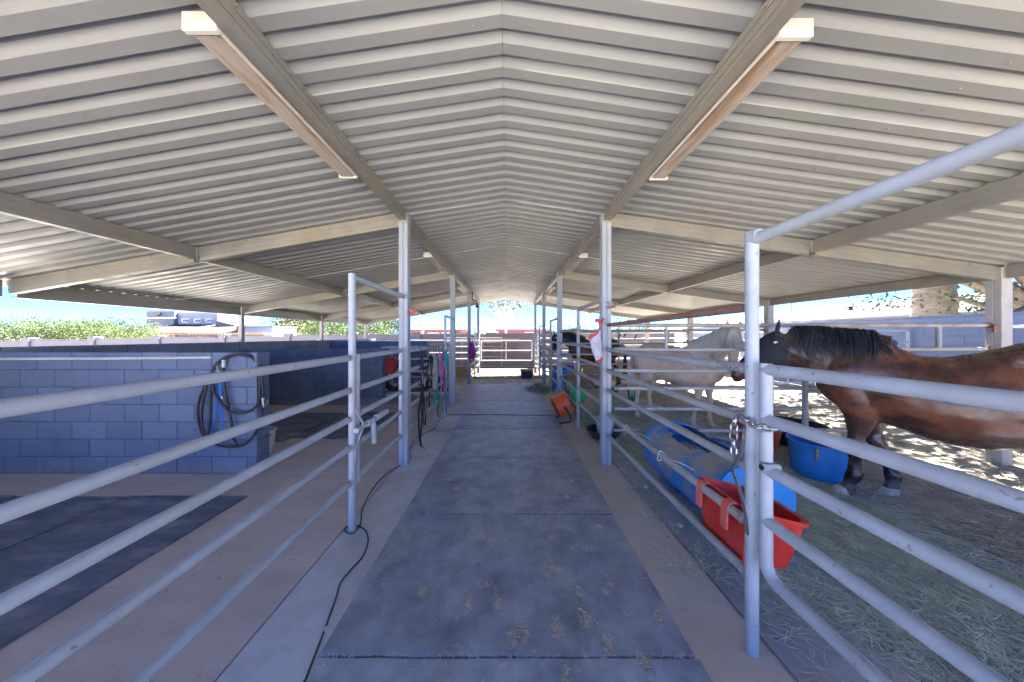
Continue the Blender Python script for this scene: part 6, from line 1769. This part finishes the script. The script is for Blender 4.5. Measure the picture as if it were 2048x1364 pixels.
# ------------------------------------------------------------------ buildings in the distance
def grey_house():
    Y = 34.0
    t = thing('house', 'two-storey blue grey stucco house with tiled porch roof behind the left trees', 'house', (-35, Y + 4, 0))
    def P(px, py, y=Y): return at(px, py, y)
    def blk(name, px0, px1, py0, py1, y, dep, mat, parent=t):
        a = P(px0, py1, y); c = P(px1, py0, y)
        b = MB(); b.box(((a.x + c.x) / 2, y + dep / 2, (a.z + c.z) / 2), (c.x - a.x, dep, c.z - a.z), bev=.03)
        return b.build(name, M[mat], parent, smooth=0)
    w = blk('upper_wall', 316, 434, 625, 690, Y + 1.6, 6, 'stucco')
    blk('upper_wall', 292, 348, 622, 690, Y + 1.2, 6, 'stucco_dark')
    blk('parapet', 290, 349, 634, 637, Y + 1.05, .3, 'trim_white')
    for px in (363, 387.5, 411):
        f = blk('window', px, px + 14, 637, 645, Y + 1.5, .15, 'trim_white')
        a = P(px + 2, 643.6, Y + 1.42); c = P(px + 12, 639, Y + 1.42)
        b = MB(); b.box(((a.x + c.x) / 2, Y + 1.46, (a.z + c.z) / 2), (c.x - a.x, .06, c.z - a.z)); b.build('pane', M['glass'], f, smooth=0)
    blk('lower_wall', 316, 470, 665, 700, Y + 1.0, 4, 'stucco')
    # sloping wing wall
    a, c, d, e = P(432, 641, Y + .6), P(475, 652, Y + .6), P(475, 690, Y + .6), P(428, 690, Y + .6)
    b = MB(); b.loft([[p + Vector((0, dy, 0)) for p in (a, c, d, e)] for dy in (0, 3)]); b.build('wing_wall', M['stucco_dark'], t, smooth=0)
    blk('wing_wall', 475, 544, 653, 690, Y + .2, 4, 'stucco')
    blk('wing_coping', 474, 545, 652, 654.5, Y + .1, 4.2, 'stucco_dark')
    # porch roof with rows of barrel tiles
    zt, zb = P(400, 649, Y + 1.5).z, P(400, 665, Y - 2.2).z
    x0, x1 = P(318, 650, Y).x, P(474, 650, Y).x
    b = MB(); b.loft([[Vector((x, Y + 1.5, zt - .1)), Vector((x, Y - 2.2, zb - .1)), Vector((x, Y - 2.2, zb - .22)), Vector((x, Y + 1.5, zt - .25))] for x in (x0, x1)]); b.build('porch_roof', M['wood_orange'], t, smooth=0)
    nT = 30
    tile = MB()
    L = math.hypot(3.7, zt - zb)
    tl = L / 6
    tile.loft([[Vector((math.cos(a) * r, y, math.sin(a) * r * .8)) for a in [math.pi * k / 6 for k in range(7)]] for y, r in ((0, (x1 - x0) / nT * .48), (tl * 1.04, (x1 - x0) / nT * .42))])
    tm_ = tile.mesh('tile', smooth=40); tm_.materials.append(M['tile'])
    ang = math.atan2(zt - zb, 3.7)
    for i in range(nT):
        for j in range(6):
            o = lk(bpy.data.objects.new('tile', tm_), t)
            f = j / 6
            o.location = Vector((x0 + (i + .5) * (x1 - x0) / nT, Y - 2.2 + 3.7 * f, zb - .09 + (zt - zb) * f + rnd.uniform(0, .015))) - t.location
            o.rotation_euler = (ang, 0, 0)
    for px in (318, 350, 402):
        a = P(px, 700, Y - 2.0); b = MB(); b.box((a.x, Y - 2.0, zb / 2 - .15), (.35, .3, zb - .05), bev=.02); b.build('porch_post', M['wood_orange'], t, smooth=0)
    xa, xb = P(402, 0, Y - 2.0).x, P(545, 0, Y - 2.0).x
    for i in range(34):        # slatted pergola
        x = xa + (xb - xa) * i / 33
        b = MB(); b.box((x, Y - 2.3, zb - .12), (.1, 2.2, .16)); b.build('pergola_slat', M['wood_dark'], t, smooth=0)
    b = MB(); b.box(((xa + xb) / 2, Y - 3.0, zb - .29), (xb - xa, .16, .16)); b.build('pergola_beam', M['wood_dark'], t, smooth=0)
    b = MB(); a = P(318, 629, Y + 1.1); b.box((a.x, Y + 1.0, a.z), (.35, .25, .3), bev=.03); b.build('vent', M['wood_dark'], t, smooth=0)
grey_house()
def low_house(label, x0, x1, y, zw, zr_, mat, dep=6, win=()):
    t = thing('house', label, 'house', ((x0 + x1) / 2, y, 0), group='low houses beyond the wall')
    b = MB(); b.box(((x0 + x1) / 2, y + dep / 2, zw / 2), (x1 - x0, dep, zw), bev=.03); b.build('wall', M[mat], t, smooth=0)
    b = MB(); b.box(((x0 + x1) / 2, y + dep / 2, zw + .12), (x1 - x0 + .8, dep + .8, .22), bev=.04); b.build('roof', M['maroon'], t, smooth=0)
    b = MB(); b.box(((x0 + x1) / 2 + .3, y + dep / 2, zw + .03), (x1 - x0 + .2, dep + .3, .10)); b.build('fascia', M['fascia'], t, smooth=0)
    for (a, c, z0, z1) in win:
        b = MB(); b.box(((a + c) / 2, y - .02, (z0 + z1) / 2), (c - a, .1, z1 - z0)); w_ = b.build('window', M['trim_white'], t, smooth=0)
        b = MB(); b.box(((a + c) / 2, y - .06, (z0 + z1) / 2), (c - a - .16, .06, z1 - z0 - .16)); b.build('pane', M['glass'], w_, smooth=0)
low_house('low maroon house with flat roof beyond the halters rail', -12.4, -5.2, 36, 2.15, 2.6, 'maroon', win=((-9.6, -8.2, 1.2, 2.0), (-7.9, -6.4, 1.2, 2.0)))
low_house('low maroon house behind the slender pale tree', -1.2, 5.2, 38, 2.25, 2.7, 'maroon', win=((2.2, 3.4, 1.3, 2.1),))
low_house('small far maroon shed behind the third left post', -4.6, -2.0, 44, 1.9, 2.3, 'maroon')
# shingled hip roof to the right
def shingle_house():
    t = thing('house', 'single-storey house with grey shingled hip roof behind the right wall', 'house', (18, 10, 0))
    A, B_ = Vector((15, 17.2, 2.36)), Vector((15, -6, 2.36))
    C_, D_ = Vector((19.5, 18.6, 3.38)), Vector((19.5, -2, 3.38)); E_ = Vector((24, 20.5, 2.36)); G_ = Vector((24, -6, 2.36))
    b = MB(); b.add([A, B_, D_, C_, E_, G_], [(0, 1, 2, 3), (3, 2, 5, 4), (0, 3, 4), (1, 5, 2)]); b.build('roof_deck', M['shingle'], t, smooth=0)
    nrow = 26
    me = {}
    for j in range(nrow):
        f = j / nrow
        p0, p1 = A.lerp(C_, f), B_.lerp(D_, f)
        n = 9
        for i in range(n):
            a = p0.lerp(p1, i / n); c = p0.lerp(p1, (i + 1) / n)
            up = (C_ - A) / nrow * 1.15; up.y = 0
            b = MB()
            nrm_ = Vector((-.22, 0, .97)) * .012
            q = [a + nrm_ * 1.6, c + nrm_ * 1.6, c + up + nrm_ * .7, a + up + nrm_ * .7]
            b.loft([q, [v + Vector((0, 0, .014)) for v in q]]); b.build('shingle', M['shingle'], t, smooth=0)
    b = MB(); b.loft([[Vector((x, y, z)) for x, z in ((14.92, 2.18), (15.06, 2.18), (15.06, 2.38), (14.92, 2.38))] for y in (17.3, -6)]); b.build('fascia', M['fascia'], t, smooth=0)
    b = MB(); b.box((19.7, 6, 1.1), (8.6, 22, 2.2)); b.build('wall', M['stucco'], t, smooth=0)
    for y in (15.3, 12.3):
        b = MB(); b.tube([(17.5, y, 2.9), (17.5, y, 3.06)], .07, 10); b.box((17.5, y, 3.08), (.34, .30, .035)); b.build('roof_vent', M['wood_dark'], t, smooth=0)
shingle_house()
# poles
def pole(label, px, py, Y, r, mat='bark', cross=False):
    p = at(px, py, Y); t = thing('utility_pole', label, 'pole', (p.x, Y, 0), group='poles beyond the wall')
    b = MB(); b.tube([(p.x, Y, -.1), (p.x, Y, p.z)], [r * 1.2, r], 8); b.build('pole', M[mat], t)
    if cross:
        b = MB(); b.box((p.x, Y, p.z - .5), (1.8, .12, .14)); b.build('crossarm', M['wood_dark'], t, smooth=0)
pole('thin dark utility pole far beyond the maroon house', 826, 634, 70, .13, cross=True)
pole('white standpipe post beyond the wall, behind the halter rail', 846, 634, 17.2, .05, 'pipe_white')
pole('dark pole on the hillside at the right', 1582.5, 606, 60, .12)
o = MB(); p = at(957, 668, 15.2); o.tube(crom([(p.x, 15.2, -.03), (p.x, 15.2, 1.2), (p.x + .02, 15.2, 1.62), (p.x + .14, 15.2, 1.74), (p.x + .34, 15.2, 1.72)], 6), .05, 10)
tag(o.build('bent_pipe', M['pipe_white']), 'white bent standpipe in front of the far wall', 'pipe')

# hills at the right and far low ridge
def hills(name, x0, x1, y, d, prof, seed):
    nx_, ny_ = 60, 10
    vs, fs = [], []
    for j in range(ny_):
        for i in range(nx_):
            x = x0 + (x1 - x0) * i / (nx_ - 1); v = j / (ny_ - 1)
            h = np.interp(i / (nx_ - 1), [a for a, _ in prof], [b_ for _, b_ in prof])
            k = math.sin(math.pi * min(1, v * 1.0) * .5) if v < .6 else math.cos((v - .6) / .4 * math.pi * .5) * .95
            vs.append((x, y + d * v, -2 + (h * (1 + .18 * mnoise.noise(Vector((x * .012, v * 4, seed)))) + 5 * mnoise.noise(Vector((x * .03, v * 9, seed)))) * k))
    for j in range(ny_ - 1):
        for i in range(nx_ - 1):
            a = j * nx_ + i; fs.append((a, a + 1, a + nx_ + 1, a + nx_))
    b = MB(); b.add(vs, fs); struct(b.build(name, M['hill'], smooth=80))
hills('hills', 500, 2600, 900, 500, [(0, 20), (.12, 60), (.22, 95), (.35, 110), (.5, 150), (.7, 190), (1, 120)], 3)
hills('hills', -3400, -700, 1700, 600, [(0, 30), (.3, 60), (.6, 45), (1, 10)], 8)
